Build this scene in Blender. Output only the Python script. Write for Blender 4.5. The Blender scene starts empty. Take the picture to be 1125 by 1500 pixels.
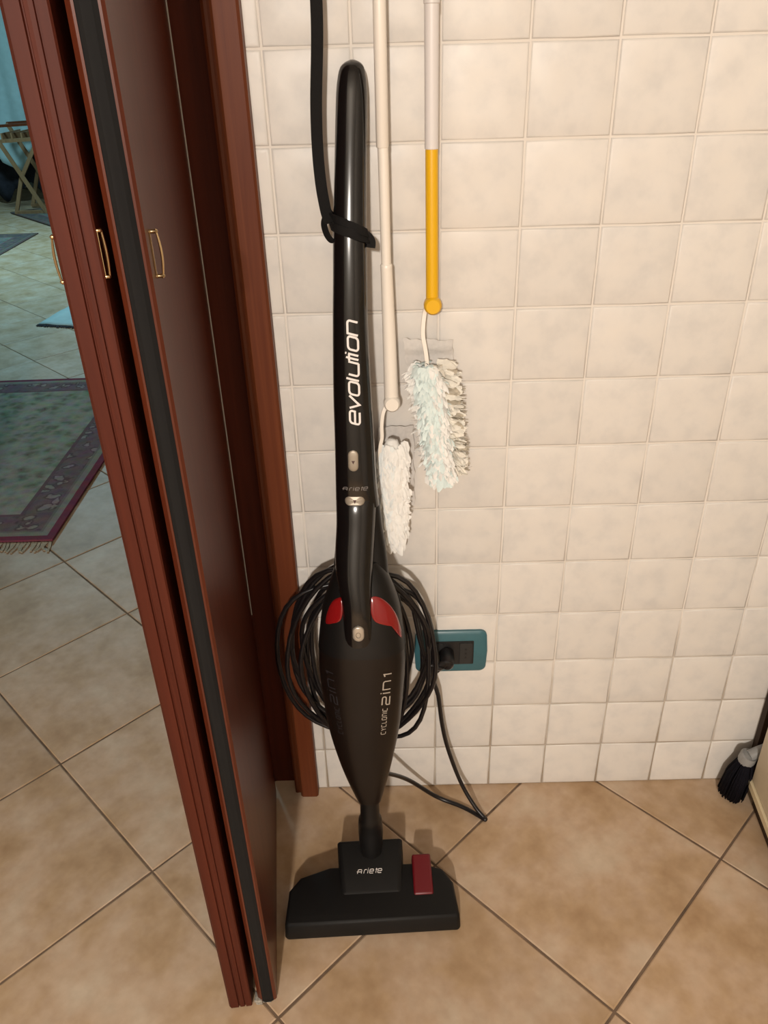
import bpy, math, random
from mathutils import Vector, Matrix
random.seed(7)
S = bpy.context.scene
COL = S.collection

# ------------------------------------------------------------------ camera
cam_d = bpy.data.cameras.new('camera'); cam = bpy.data.objects.new('camera', cam_d); COL.objects.link(cam)
S.camera = cam
cam_d.sensor_fit = 'VERTICAL'; cam_d.sensor_height = 36.0; cam_d.lens = 1158.99 / 1500 * 36.0
cam_d.clip_start = 0.02
R0 = Vector((0.99962371, -0.00541654, -0.02689059)); R1 = Vector((-0.02594083, -0.50534744, -0.86252596)); R2 = Vector((-0.00891718, 0.86289896, -0.50529779))
cam.matrix_world = Matrix(((R0.x, -R1.x, -R2.x, 0.1312), (R0.y, -R1.y, -R2.y, -1.0218), (R0.z, -R1.z, -R2.z, 1.1965), (0, 0, 0, 1)))

# ------------------------------------------------------------------ world, lights, exposure
w = bpy.data.worlds.new('world'); S.world = w; w.use_nodes = True
w.node_tree.nodes['Background'].inputs[0].default_value = (0.9, 0.85, 0.8, 1)
w.node_tree.nodes['Background'].inputs[1].default_value = 0.02
S.view_settings.view_transform = 'Standard'; S.view_settings.look = 'None'
S.view_settings.exposure = 0.0; S.view_settings.gamma = 1.0; S.view_settings.use_curve_mapping = False

def lamp(name, kind, loc, energy, color, size, rot=(0, 0, 0)):
    d = bpy.data.lights.new(name, kind); d.energy = energy; d.color = color
    if kind == 'AREA': d.shape = 'DISK'; d.size = size
    else: d.shadow_soft_size = size
    o = bpy.data.objects.new(name, d); o.location = loc; o.rotation_euler = rot; COL.objects.link(o); return o
lamp('kitchen_pendant_light', 'POINT', (-0.09, -3.0, 1.80), 252, (1.0, 0.92, 0.83), 0.06)
lamp('living_room_ceiling_light', 'AREA', (-2.2, 4.6, 2.62), 80, (0.46, 0.85, 1.0), 0.6)

# ------------------------------------------------------------------ materials
def mat(name, build):
    m = bpy.data.materials.new(name); m.use_nodes = True
    nt = m.node_tree; b = nt.nodes['Principled BSDF']; build(nt, b); return m
def N(nt, t, **kw):
    n = nt.nodes.new(t)
    for k, v in kw.items():
        if k.startswith('i_'):
            key = k[2:]; key = int(key) if key.isdigit() else key.replace('_', ' ')
            n.inputs[key].default_value = v
        else: setattr(n, k, v)
    return n
def L(nt, a, b): nt.links.new(a, b)
def ramp(nt, stops, interp='LINEAR'):
    r = nt.nodes.new('ShaderNodeValToRGB'); r.color_ramp.interpolation = interp
    e = r.color_ramp.elements
    while len(e) < len(stops): e.new(0.5)
    for i, (p, c) in enumerate(stops): e[i].position = p; e[i].color = (*c, 1)
    return r
def simple(name, col, rough=0.5, metal=0, coat=0, noise=0.0, spec=0.5, trans=0, bump=0, scale=200, sheen=0):
    def f(nt, b):
        b.inputs['Roughness'].default_value = rough; b.inputs['Metallic'].default_value = metal
        b.inputs['Coat Weight'].default_value = coat; b.inputs['Coat Roughness'].default_value = 0.08
        b.inputs['Specular IOR Level'].default_value = spec
        b.inputs['Transmission Weight'].default_value = trans
        b.inputs['Sheen Weight'].default_value = sheen
        tc = N(nt, 'ShaderNodeTexCoord'); n = N(nt, 'ShaderNodeTexNoise', i_Scale=scale, i_Detail=3.0)
        L(nt, tc.outputs['Object'], n.inputs['Vector'])
        k = 1 - noise
        r = ramp(nt, [(0.3, tuple(c * k for c in col)), (0.7, tuple(min(1, c * (1 + noise)) for c in col))])
        L(nt, n.outputs['Fac'], r.inputs[0]); L(nt, r.outputs[0], b.inputs['Base Color'])
        if bump:
            bp = N(nt, 'ShaderNodeBump', i_Strength=bump, i_Distance=0.001)
            L(nt, n.outputs['Fac'], bp.inputs['Height']); L(nt, bp.outputs[0], b.inputs['Normal'])
    return mat(name, f)

def wood_f(dark, light, rough, coat, coat_r=0.15):
    def f(nt, b):
        tc = N(nt, 'ShaderNodeTexCoord'); mp = N(nt, 'ShaderNodeMapping'); mp.inputs['Scale'].default_value = (90, 90, 2.2)
        n = N(nt, 'ShaderNodeTexNoise', i_Scale=1.0, i_Detail=6.0, i_Roughness=0.6, i_Distortion=0.6)
        L(nt, tc.outputs['Object'], mp.inputs[0]); L(nt, mp.outputs[0], n.inputs['Vector'])
        r = ramp(nt, [(0.25, dark), (0.75, light)])
        L(nt, n.outputs['Fac'], r.inputs[0]); L(nt, r.outputs[0], b.inputs['Base Color'])
        b.inputs['Roughness'].default_value = rough; b.inputs['Coat Weight'].default_value = coat; b.inputs['Coat Roughness'].default_value = coat_r; b.inputs['Specular IOR Level'].default_value = 0.22
        bp = N(nt, 'ShaderNodeBump', i_Strength=0.12, i_Distance=0.0006)
        L(nt, n.outputs['Fac'], bp.inputs['Height']); L(nt, bp.outputs[0], b.inputs['Normal'])
    return f
M = {}
M['wood'] = mat('mahogany_wood', wood_f((0.090, 0.0195, 0.0062), (0.15, 0.040, 0.0125), 0.5, 0.08))
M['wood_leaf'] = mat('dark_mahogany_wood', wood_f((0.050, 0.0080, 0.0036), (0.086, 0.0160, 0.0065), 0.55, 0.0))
M['wood_gloss'] = mat('varnished_mahogany', wood_f((0.060, 0.0105, 0.004), (0.105, 0.022, 0.008), 0.45, 0.30, 0.20))
M['wood_tan'] = mat('tan_wood', wood_f((0.22, 0.12, 0.06), (0.35, 0.2, 0.1), 0.5, 0.1))
M['seal_dark'] = mat('dark_edge_seal', wood_f((0.004, 0.0038, 0.004), (0.011, 0.0105, 0.0105), 0.8, 0.0))
M['gap_light_tone'] = simple('gap_light_tone', (0.4, 0.4, 0.38), 0.5)  # pale tone imitating light showing through the hinge-side gap

def tile_f(nt, b):
    tc = N(nt, 'ShaderNodeTexCoord'); oi = N(nt, 'ShaderNodeObjectInfo')
    ad = N(nt, 'ShaderNodeVectorMath', operation='MULTIPLY_ADD'); ad.inputs[1].default_value = (1, 1, 1)
    sc = N(nt, 'ShaderNodeVectorMath', operation='SCALE'); sc.inputs[3].default_value = 7.3
    L(nt, oi.outputs['Location'], sc.inputs[0]); L(nt, tc.outputs['Object'], ad.inputs[0]); L(nt, sc.outputs[0], ad.inputs[2])
    n1 = N(nt, 'ShaderNodeTexNoise', i_Scale=28.0, i_Detail=4.0, i_Roughness=0.55)
    n2 = N(nt, 'ShaderNodeTexNoise', i_Scale=110.0, i_Detail=2.0)
    for n in (n1, n2): L(nt, ad.outputs[0], n.inputs['Vector'])
    r = ramp(nt, [(0.3, (0.605, 0.58, 0.55)), (0.52, (0.67, 0.635, 0.592)), (0.75, (0.70, 0.658, 0.605))])
    L(nt, n1.outputs['Fac'], r.inputs[0])
    hs = N(nt, 'ShaderNodeHueSaturation')
    mr = N(nt, 'ShaderNodeMapRange', i_To_Min=0.965, i_To_Max=1.03); L(nt, oi.outputs['Random'], mr.inputs[0]); L(nt, mr.outputs[0], hs.inputs['Value'])
    L(nt, r.outputs[0], hs.inputs['Color']); L(nt, hs.outputs[0], b.inputs['Base Color'])
    b.inputs['Roughness'].default_value = 0.42; b.inputs['Specular IOR Level'].default_value = 0.35
    bp = N(nt, 'ShaderNodeBump', i_Strength=0.25, i_Distance=0.0012)
    mx = N(nt, 'ShaderNodeMath', operation='MULTIPLY_ADD'); mx.inputs[1].default_value = 0.3
    L(nt, n2.outputs['Fac'], mx.inputs[0]); L(nt, n1.outputs['Fac'], mx.inputs[2])
    L(nt, mx.outputs[0], bp.inputs['Height']); L(nt, bp.outputs[0], b.inputs['Normal'])
M['wall_tile'] = mat('glazed_wall_tile', tile_f)
def grout_f(nt, b):
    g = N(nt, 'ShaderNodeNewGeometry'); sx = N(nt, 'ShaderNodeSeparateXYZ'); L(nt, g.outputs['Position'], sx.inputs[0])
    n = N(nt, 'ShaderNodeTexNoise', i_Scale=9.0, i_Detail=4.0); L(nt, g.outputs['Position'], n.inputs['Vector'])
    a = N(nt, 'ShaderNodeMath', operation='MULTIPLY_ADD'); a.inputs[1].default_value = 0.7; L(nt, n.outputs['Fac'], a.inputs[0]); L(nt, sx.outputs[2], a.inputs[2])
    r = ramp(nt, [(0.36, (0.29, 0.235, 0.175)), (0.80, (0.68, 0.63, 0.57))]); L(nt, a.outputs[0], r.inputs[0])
    L(nt, r.outputs[0], b.inputs['Base Color']); b.inputs['Roughness'].default_value = 0.9
M['wall_grout'] = mat('wall_grout', grout_f)
def ftile_f(nt, b):
    tc = N(nt, 'ShaderNodeTexCoord'); oi = N(nt, 'ShaderNodeObjectInfo')
    ad = N(nt, 'ShaderNodeVectorMath', operation='ADD'); sc = N(nt, 'ShaderNodeVectorMath', operation='SCALE'); sc.inputs[3].default_value = 5.1
    L(nt, oi.outputs['Location'], sc.inputs[0]); L(nt, tc.outputs['Object'], ad.inputs[0]); L(nt, sc.outputs[0], ad.inputs[1])
    n1 = N(nt, 'ShaderNodeTexNoise', i_Scale=9.0, i_Detail=5.0, i_Roughness=0.55)
    n2 = N(nt, 'ShaderNodeTexNoise', i_Scale=45.0, i_Detail=4.0)
    for n in (n1, n2): L(nt, ad.outputs[0], n.inputs['Vector'])
    r = ramp(nt, [(0.25, (0.36, 0.225, 0.118)), (0.42, (0.47, 0.325, 0.195)), (0.55, (0.53, 0.385, 0.265)), (0.72, (0.59, 0.475, 0.355))])
    L(nt, n1.outputs['Fac'], r.inputs[0])
    r2 = ramp(nt, [(0.3, (0.86, 0.84, 0.82)), (0.7, (1.0, 1.0, 1.0))]); L(nt, n2.outputs['Fac'], r2.inputs[0])
    mu = N(nt, 'ShaderNodeMix', data_type='RGBA', blend_type='MULTIPLY'); mu.inputs[0].default_value = 1
    L(nt, r.outputs[0], mu.inputs[6]); L(nt, r2.outputs[0], mu.inputs[7])
    hs = N(nt, 'ShaderNodeHueSaturation'); mr = N(nt, 'ShaderNodeMapRange', i_To_Min=0.93, i_To_Max=1.08)
    L(nt, oi.outputs['Random'], mr.inputs[0]); L(nt, mr.outputs[0], hs.inputs['Value']); L(nt, mu.outputs[2], hs.inputs['Color'])
    L(nt, hs.outputs[0], b.inputs['Base Color'])
    b.inputs['Roughness'].default_value = 0.5; b.inputs['Specular IOR Level'].default_value = 0.4
    bp = N(nt, 'ShaderNodeBump', i_Strength=0.15, i_Distance=0.001); L(nt, n2.outputs['Fac'], bp.inputs['Height']); L(nt, bp.outputs[0], b.inputs['Normal'])
M['floor_tile'] = mat('terracotta_floor_tile', ftile_f)
M['floor_grout'] = simple('floor_grout', (0.15, 0.10, 0.066), 0.95, noise=0.35, scale=25)
M['plaster'] = simple('cream_plaster', (0.36, 0.33, 0.29), 0.9, noise=0.04, scale=30, bump=0.1)
M['plaster_cool'] = simple('pale_plaster', (0.5, 0.52, 0.48), 0.9, noise=0.04, scale=30)
M['black_gloss'] = simple('glossy_black_plastic', (0.005, 0.0045, 0.0045), 0.16, spec=0.5, coat=0.25)
M['black_satin'] = simple('satin_black_plastic', (0.0065, 0.006, 0.0058), 0.38, spec=0.3, bump=0.05, scale=900)
M['container'] = simple('smoked_container', (0.0085, 0.0055, 0.0042), 0.3, spec=0.3)
M['rubber'] = simple('black_cable_rubber', (0.007, 0.0055, 0.006), 0.36, spec=0.45)
M['nozzle'] = simple('dark_grey_plastic', (0.0070, 0.0066, 0.0064), 0.5, spec=0.22, bump=0.08, scale=700)
M['red_lens'] = simple('red_translucent_plastic', (0.21, 0.006, 0.007), 0.18, spec=0.5, trans=0.0, coat=0.4)
M['red'] = simple('dark_red_plastic', (0.115, 0.0035, 0.008), 0.4)
M['silver'] = simple('silver_plastic', (0.5, 0.45, 0.38), 0.3, metal=0.55)
M['silver_dim'] = simple('dim_silver_plastic', (0.30, 0.255, 0.20), 0.4, metal=0.4)
M['print_white'] = simple('white_print', (0.78, 0.73, 0.70), 0.5)
M['print_tan'] = simple('tan_grey_print', (0.36, 0.31, 0.26), 0.5)
M['print_dim'] = simple('dim_grey_print', (0.018, 0.016, 0.019), 0.5)
M['print_grey'] = simple('grey_print', (0.20, 0.18, 0.17), 0.5)
M['icon_dark'] = simple('dark_red_icon', (0.05, 0.012, 0.008), 0.5)
M['strap'] = simple('black_webbing', (0.0095, 0.0088, 0.0085), 0.8, noise=0.3, scale=1500, bump=0.4, spec=0.15)
M['white_plastic'] = simple('white_plastic', (0.80, 0.74, 0.66), 0.35)
M['white_cool'] = simple('cool_white_plastic', (0.68, 0.64, 0.62), 0.4)
M['yellow'] = simple('yellow_plastic', (0.74, 0.41, 0.006), 0.35)
M['fleece_white'] = simple('white_fleece', (0.80, 0.785, 0.75), 0.95, noise=0.05, scale=120, sheen=0.2)
M['fleece_blue'] = simple('pale_blue_fleece', (0.68, 0.77, 0.75), 0.95, noise=0.05, scale=120, sheen=0.2)
M['fleece_pale'] = simple('bluish_white_fleece', (0.73, 0.76, 0.75), 0.95, noise=0.08, scale=120, sheen=0.2)
M['fleece_dirty'] = simple('soiled_cream_fleece', (0.77, 0.73, 0.645), 0.95, noise=0.10, scale=160)
M['fleece_soil'] = simple('soiled_grey_fleece', (0.42, 0.37, 0.29), 0.95, noise=0.3, scale=200)
M['fringe_beige'] = simple('beige_fringe', (0.40, 0.34, 0.25), 0.95, noise=0.15, scale=90)
M['cloth_grey'] = simple('grey_backing_cloth', (0.58, 0.55, 0.52), 0.95, noise=0.06, scale=200)
M['brass'] = simple('polished_brass', (0.55, 0.40, 0.22), 0.22, metal=1)
M['teal'] = simple('teal_plastic', (0.04, 0.125, 0.15), 0.35, noise=0.05, scale=60)
M['socket_black'] = simple('black_socket_plastic', (0.009, 0.009, 0.0095), 0.45)
M['socket_grey'] = simple('charcoal_socket_module', (0.018, 0.0185, 0.0185), 0.5)
M['cream_lacquer'] = simple('cream_lacquer', (0.55, 0.47, 0.34), 0.4, noise=0.03, scale=12)
M['cream_trim'] = simple('cream_trim', (0.66, 0.56, 0.37), 0.4)
M['dark_brown'] = mat('dark_brown_board', wood_f((0.035, 0.02, 0.012), (0.06, 0.036, 0.022), 0.6, 0))
M['grey_plastic'] = simple('grey_plastic', (0.25, 0.25, 0.245), 0.35)
M['bristle'] = simple('black_bristles', (0.006, 0.0055, 0.0085), 0.8, noise=0.4, scale=400, spec=0.1)
M['turquoise'] = simple('turquoise_cloth', (0.40, 0.53, 0.54), 0.9, noise=0.06, scale=20)
M['dark_cloth'] = simple('dark_cloth', (0.02, 0.018, 0.026), 0.95, noise=0.4, scale=20)
M['white_dull'] = simple('dull_grey_plastic', (0.3, 0.28, 0.24), 0.7, noise=0.4, scale=300)

def rug_f(sx, sy, kind):
    def f(nt, b):
        tc = N(nt, 'ShaderNodeTexCoord'); sp = N(nt, 'ShaderNodeSeparateXYZ'); L(nt, tc.outputs['Object'], sp.inputs[0])
        def m(op, a, c=None):
            n = N(nt, 'ShaderNodeMath', operation=op)
            for i, v in enumerate((a, c)):
                if v is None: continue
                if isinstance(v, (int, float)): n.inputs[i].default_value = v
                else: L(nt, v, n.inputs[i])
            return n.outputs[0]
        ax = m('SUBTRACT', sx / 2, m('ABSOLUTE', sp.outputs[0])); ay = m('SUBTRACT', sy / 2, m('ABSOLUTE', sp.outputs[1]))
        d = m('MINIMUM', ax, ay)
        v = N(nt, 'ShaderNodeTexVoronoi', i_Scale=19.0); n = N(nt, 'ShaderNodeTexNoise', i_Scale=30.0, i_Detail=4.0)
        v2 = N(nt, 'ShaderNodeTexVoronoi', i_Scale=17.0, feature='F1'); n3 = N(nt, 'ShaderNodeTexNoise', i_Scale=160.0, i_Detail=2.0)
        for q in (n, n3): L(nt, tc.outputs['Object'], q.inputs['Vector'])
        wn = N(nt, 'ShaderNodeTexNoise', i_Scale=24.0, i_Detail=2.0); L(nt, tc.outputs['Object'], wn.inputs['Vector'])
        wv = N(nt, 'ShaderNodeVectorMath', operation='SCALE'); wv.inputs[3].default_value = 0.07; L(nt, wn.outputs['Color'], wv.inputs[0])
        wa = N(nt, 'ShaderNodeVectorMath', operation='ADD'); L(nt, tc.outputs['Object'], wa.inputs[0]); L(nt, wv.outputs[0], wa.inputs[1])
        for q in (v, v2): L(nt, wa.outputs[0], q.inputs['Vector'])
        if kind == 0:
            field = ramp(nt, [(0.0, (0.07, 0.045, 0.05)), (0.13, (0.17, 0.13, 0.09)), (0.22, (0.14, 0.17, 0.10)), (0.42, (0.25, 0.25, 0.18)), (0.7, (0.33, 0.31, 0.24))]); L(nt, v2.outputs[0], field.inputs[0])
            bord = ramp(nt, [(0.0, (0.30, 0.26, 0.22)), (0.25, (0.25, 0.20, 0.19)), (0.33, (0.07, 0.04, 0.045)), (0.5, (0.15, 0.09, 0.10)), (0.8, (0.13, 0.075, 0.085))]); L(nt, v.outputs[0], bord.inputs[0])
            edge = (0.15, 0.022, 0.04); strip = (0.24, 0.21, 0.17)
        else:
            field = ramp(nt, [(0.0, (0.06, 0.05, 0.05)), (0.4, (0.10, 0.12, 0.10)), (0.8, (0.14, 0.16, 0.13))]); L(nt, v2.outputs[0], field.inputs[0])
            bord = ramp(nt, [(0.0, (0.14, 0.10, 0.08)), (0.6, (0.06, 0.05, 0.05))]); L(nt, v.outputs[0], bord.inputs[0])
            edge = (0.07, 0.045, 0.04); strip = (0.09, 0.08, 0.07)
        def step(thr, a, c):
            mx = N(nt, 'ShaderNodeMix', data_type='RGBA'); L(nt, m('GREATER_THAN', d, thr), mx.inputs[0])
            for i, v_ in ((6, a), (7, c)):
                if isinstance(v_, tuple): mx.inputs[i].default_value = (*v_, 1)
                else: L(nt, v_, mx.inputs[i])
            return mx.outputs[2]
        c = step(0.022, edge, strip); c = step(0.042, c, edge if kind else (0.16, 0.13, 0.115)); c = step(0.05, c, bord.outputs[0]); c = step(0.135, c, (0.12, 0.06, 0.07)); c = step(0.148, c, field.outputs[0])
        mu = N(nt, 'ShaderNodeMix', data_type='RGBA', blend_type='MULTIPLY'); mu.inputs[0].default_value = 0.75
        L(nt, c, mu.inputs[6]); L(nt, n.outputs['Color'], mu.inputs[7])
        gm = N(nt, 'ShaderNodeGamma'); gm.inputs[1].default_value = 0.70; L(nt, mu.outputs[2], gm.inputs[0])
        L(nt, gm.outputs[0], b.inputs['Base Color']); b.inputs['Roughness'].default_value = 0.95; b.inputs['Specular IOR Level'].default_value = 0.1
        bp = N(nt, 'ShaderNodeBump', i_Strength=0.6, i_Distance=0.003); L(nt, n3.outputs['Fac'], bp.inputs['Height']); L(nt, bp.outputs[0], b.inputs['Normal'])
    return f

# ------------------------------------------------------------------ mesh helpers
class MB:
    def __init__(s): s.v = []; s.f = []; s.m = []
    def add(s, vs, fs):
        o = len(s.v); s.v += [Vector(p) for p in vs]; s.f += [tuple(i + o for i in f) for f in fs]; return s
    def box(s, a, b):
        (x0, y0, z0), (x1, y1, z1) = a, b
        return s.add([(x0, y0, z0), (x1, y0, z0), (x1, y1, z0), (x0, y1, z0), (x0, y0, z1), (x1, y0, z1), (x1, y1, z1), (x0, y1, z1)],
                     [(0, 3, 2, 1), (4, 5, 6, 7), (0, 1, 5, 4), (1, 2, 6, 5), (2, 3, 7, 6), (3, 0, 4, 7)])
    def prism(s, plan, z0, z1):
        n = len(plan)
        return s.add([(x, y, z0) for x, y in plan] + [(x, y, z1) for x, y in plan],
                     [tuple(range(n))[::-1], tuple(range(n, 2 * n))] + [(i, (i + 1) % n, (i + 1) % n + n, i + n) for i in range(n)])
    def loft(s, rings, caps=True):
        n = len(rings[0]); vs = [p for r in rings for p in r]; fs = []
        for k in range(len(rings) - 1):
            for i in range(n):
                j = (i + 1) % n; fs.append((k * n + i, k * n + j, (k + 1) * n + j, (k + 1) * n + i))
        if caps: fs += [tuple(range(n))[::-1], tuple((len(rings) - 1) * n + i for i in range(n))]
        return s.add(vs, fs)
    def tube(s, pts, r, seg=10, caps=True):
        pts = [Vector(p) for p in pts]; n = len(pts); rr = r if isinstance(r, (list, tuple)) else [r] * n
        t = (pts[1] - pts[0]).normalized(); u = t.orthogonal().normalized(); rings = []
        for i, p in enumerate(pts):
            t2 = (pts[min(i + 1, n - 1)] - pts[max(i - 1, 0)]).normalized()
            q = t.rotation_difference(t2); u = (q @ u); u = (u - t2 * u.dot(t2)).normalized(); t = t2; v = t.cross(u)
            rings.append([p + (u * math.cos(a) + v * math.sin(a)) * rr[i] for a in [2 * math.pi * k / seg for k in range(seg)]])
        return s.loft(rings, caps)
    def ribbon(s, pts, wdirs, w, th):
        rings = []; n = len(pts); pts = [Vector(p) for p in pts]
        for i, p in enumerate(pts):
            t = (pts[min(i + 1, n - 1)] - pts[max(i - 1, 0)]).normalized()
            d = Vector(wdirs[i]); d = (d - t * d.dot(t)).normalized(); q = t.cross(d)
            ww = w[i] if isinstance(w, (list, tuple)) else w
            rings.append([p + d * ww / 2 + q * th / 2, p - d * ww / 2 + q * th / 2, p - d * ww / 2 - q * th / 2, p + d * ww / 2 - q * th / 2])
        return s.loft(rings)
    def build(s, name, material, parent=None, smooth=False, kind=None, label=None, origin=None, recalc=True):
        o0 = Vector(origin) if origin is not None else (parent_world(parent) if parent else Vector((0, 0, 0)))
        me = bpy.data.meshes.new(name); me.from_pydata([tuple(p - o0) for p in s.v], [], s.f); me.update()
        if recalc:
            import bmesh
            bm = bmesh.new(); bm.from_mesh(me); bmesh.ops.recalc_face_normals(bm, faces=bm.faces); bm.to_mesh(me); bm.free()
        if smooth:
            for p in me.polygons: p.use_smooth = True
            if smooth != 'all':
                try: me.set_sharp_from_angle(angle=math.radians(42))
                except Exception: pass
        me.materials.append(M[material])
        o = bpy.data.objects.new(name, me); COL.objects.link(o)
        if parent:
            o.parent = parent
            o.location = o0 - parent_world(parent)
        else: o.location = o0
        if kind: o['kind'] = kind
        if label: o['label'] = label
        return o
def parent_world(o):
    p = Vector((0, 0, 0))
    while o: p += o.location; o = o.parent
    return p
def thing(name, label, cat, loc, group=None):
    o = bpy.data.objects.new(name, None); COL.objects.link(o); o.location = loc; o.empty_display_size = 0.05
    o['label'] = label; o['category'] = cat
    if group: o['group'] = group
    return o
def tag(o, label, cat, group=None):
    o['label'] = label; o['category'] = cat
    if group: o['group'] = group
    return o
def struct(o, label=None):
    o['kind'] = 'structure'
    if label: o['label'] = label
    return o
def bevel(o, wd, seg=2):
    m = o.modifiers.new('bevel', 'BEVEL'); m.width = wd; m.segments = seg; m.limit_method = 'ANGLE'; m.angle_limit = math.radians(40); return o
def catmull(P, k=8):
    P = [Vector(p) for p in P]; out = []
    for i in range(len(P) - 1):
        a, b, c, d = P[max(i - 1, 0)], P[i], P[i + 1], P[min(i + 2, len(P) - 1)]
        for j in range(k):
            t = j / k
            out.append(0.5 * ((2 * b) + (c - a) * t + (2 * a - 5 * b + 4 * c - d) * t * t + (3 * b - a - 3 * c + d) * t ** 3))
    return out + [P[-1]]

# ------------------------------------------------------------------ room shell
WX0 = -0.022
floor = struct(MB().box((-4.9, -4.2, -0.06), (1.6, 8.2, -0.0016)).build('floor', 'floor_grout'), 'diagonal terracotta beige tile floor with dark joints')
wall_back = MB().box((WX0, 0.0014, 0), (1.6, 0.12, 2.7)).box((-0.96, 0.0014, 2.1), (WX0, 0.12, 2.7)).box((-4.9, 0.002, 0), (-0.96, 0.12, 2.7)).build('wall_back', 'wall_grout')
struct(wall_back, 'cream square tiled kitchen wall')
struct(MB().box((-1.7, -4.2, 2.7), (1.6, 0.12, 2.8)).box((-4.9, 0.12, 2.7), (1.6, 8.2, 2.8)).build('ceiling', 'plaster'))
struct(MB().box((1.6, -4.2, 0), (1.7, 8.2, 2.7)).build('wall_right', 'plaster'))
struct(MB().box((-1.8, -4.2, 0), (-1.7, 0.002, 2.7)).build('wall_left', 'plaster'))
struct(MB().box((-4.9, -4.3, 0), (1.6, -4.2, 2.7)).build('wall_front', 'plaster'))
struct(MB().box((-4.9, 8.2, 0), (1.6, 8.3, 2.7)).build('wall_far', 'plaster_cool'), 'pale far wall of the next room')
struct(MB().box((-5.0, 0.12, 0), (-4.9, 8.2, 2.7)).build('wall_side', 'plaster_cool'))

# wall tiles: pillow-edged glazed squares
def wall_tile_mesh(wd, ht, seed):
    rnd = random.Random(seed); g = 0.0010; e = 0.0026; k = min(1.0, wd / 0.06)
    def ring(ins, y, jit=0.0):
        r = []
        for cx, cz in ((0, 0), (0.5, 0), (1, 0), (1, 0.5), (1, 1), (0.5, 1), (0, 1), (0, 0.5)):
            x = ins + (wd - 2 * ins) * cx; z = ins + (ht - 2 * ins) * cz
            r.append((x + rnd.uniform(-jit, jit), y, z + rnd.uniform(-jit, jit)))
        return r
    a = ring(g, 0.004, 0); b_ = ring(g + 0.0003, 0.0009, 0.0004 * k); c = ring(g + e, 0.0001, 0.0008 * k); d = ring(min(wd, ht) * 0.3, 0.0, 0.004 * k)
    mb = MB().loft([a, b_, c, d], caps=False)
    mb.add(d, [tuple(range(8))])
    me = bpy.data.meshes.new('wall_tile'); me.from_pydata([tuple(v) for v in mb.v], [], mb.f)
    import bmesh
    bm = bmesh.new(); bm.from_mesh(me); bmesh.ops.remove_doubles(bm, verts=bm.verts, dist=1e-6)
    bmesh.ops.recalc_face_normals(bm, faces=bm.faces)
    if sum(f.normal.y * f.calc_area() for f in bm.faces) > 0: bmesh.ops.reverse_faces(bm, faces=bm.faces)
    bm.to_mesh(me); bm.free()
    for p in me.polygons: p.use_smooth = True
    me.materials.append(M['wall_tile']); return me
tiles = [wall_tile_mesh(0.1, 0.1, s) for s in range(6)]
cut = [wall_tile_mesh(-WX0 - 0.002, 0.1, 40 + s) for s in range(3)]
rnd = random.Random(3)
for c in range(-1, 14):
    for r in range(0, 19):
        me = rnd.choice(cut if c < 0 else tiles)
        o = bpy.data.objects.new('wall_tile', me); COL.objects.link(o); o.parent = wall_back
        o.location = ((WX0 + 0.002) if c < 0 else c * 0.1, rnd.uniform(-0.0003, 0.0002), r * 0.1)
        o.rotation_euler = (rnd.gauss(0, 0.0028), 0, rnd.gauss(0, 0.0028))

# floor tiles laid on the diagonal
per, u0, v0 = 0.482, 0.024, 0.358
side = per / math.sqrt(2) - 0.0031
def floor_tile_mesh(seed):
    rnd = random.Random(seed); h = side / 2
    def ring(s, z, j):
        return [(sx * s + rnd.uniform(-j, j), sy * s + rnd.uniform(-j, j), z) for sx, sy in ((-1, -1), (0, -1), (1, -1), (1, 0), (1, 1), (0, 1), (-1, 1), (-1, 0))]
    d = ring(h - 0.0022, 0.0, 0.0006)
    mb = MB().loft([ring(h, -0.006, 0.0006), ring(h - 0.0004, -0.0009, 0.0005), d], caps=False); mb.add(d, [tuple(range(8))])
    me = bpy.data.meshes.new('floor_tile'); me.from_pydata([tuple(v) for v in mb.v], [], mb.f)
    import bmesh
    bm = bmesh.new(); bm.from_mesh(me); bmesh.ops.remove_doubles(bm, verts=bm.verts, dist=1e-6); bmesh.ops.recalc_face_normals(bm, faces=bm.faces)
    if sum(f.normal.z * f.calc_area() for f in bm.faces) < 0: bmesh.ops.reverse_faces(bm, faces=bm.faces)
    bm.to_mesh(me); bm.free()
    me.materials.append(M['floor_tile']); return me
ftm = [floor_tile_mesh(s) for s in range(4)]
nft = 0; rest = MB()
for i in range(-22, 30):
    for j in range(-48, 16):
        u = u0 + per * (i + 0.5); v = v0 + per * (j + 0.5); x = (u + v) / 2; y = (u - v) / 2
        if y < 0.24: ok = -1.35 < x < 1.3 and y > -1.75
        else: ok = y < 8.1 and (-1.0 - 0.425 * y) < x < min(-0.02 - 0.27 * y + 0.35, 0.2)
        if not ok:
            if -4.85 < x < 1.55 and -4.1 < y < 8.1 and not (x < -1.4 and y < 0.3):
                hd2 = side / math.sqrt(2); rest.add([(x - hd2, y, -0.0003), (x, y - hd2, -0.0003), (x + hd2, y, -0.0003), (x, y + hd2, -0.0003)], [(0, 1, 2, 3)])
            continue
        o = bpy.data.objects.new('floor_tile', rnd.choice(ftm)); COL.objects.link(o); o.parent = floor
        o.location = (x, y, rnd.uniform(-0.0006, 0)); o.rotation_euler = (0, 0, math.pi / 4 + rnd.randrange(4) * math.pi / 2); nft += 1

rest.build('floor_tile', 'floor_tile', floor, kind='stuff')

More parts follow.
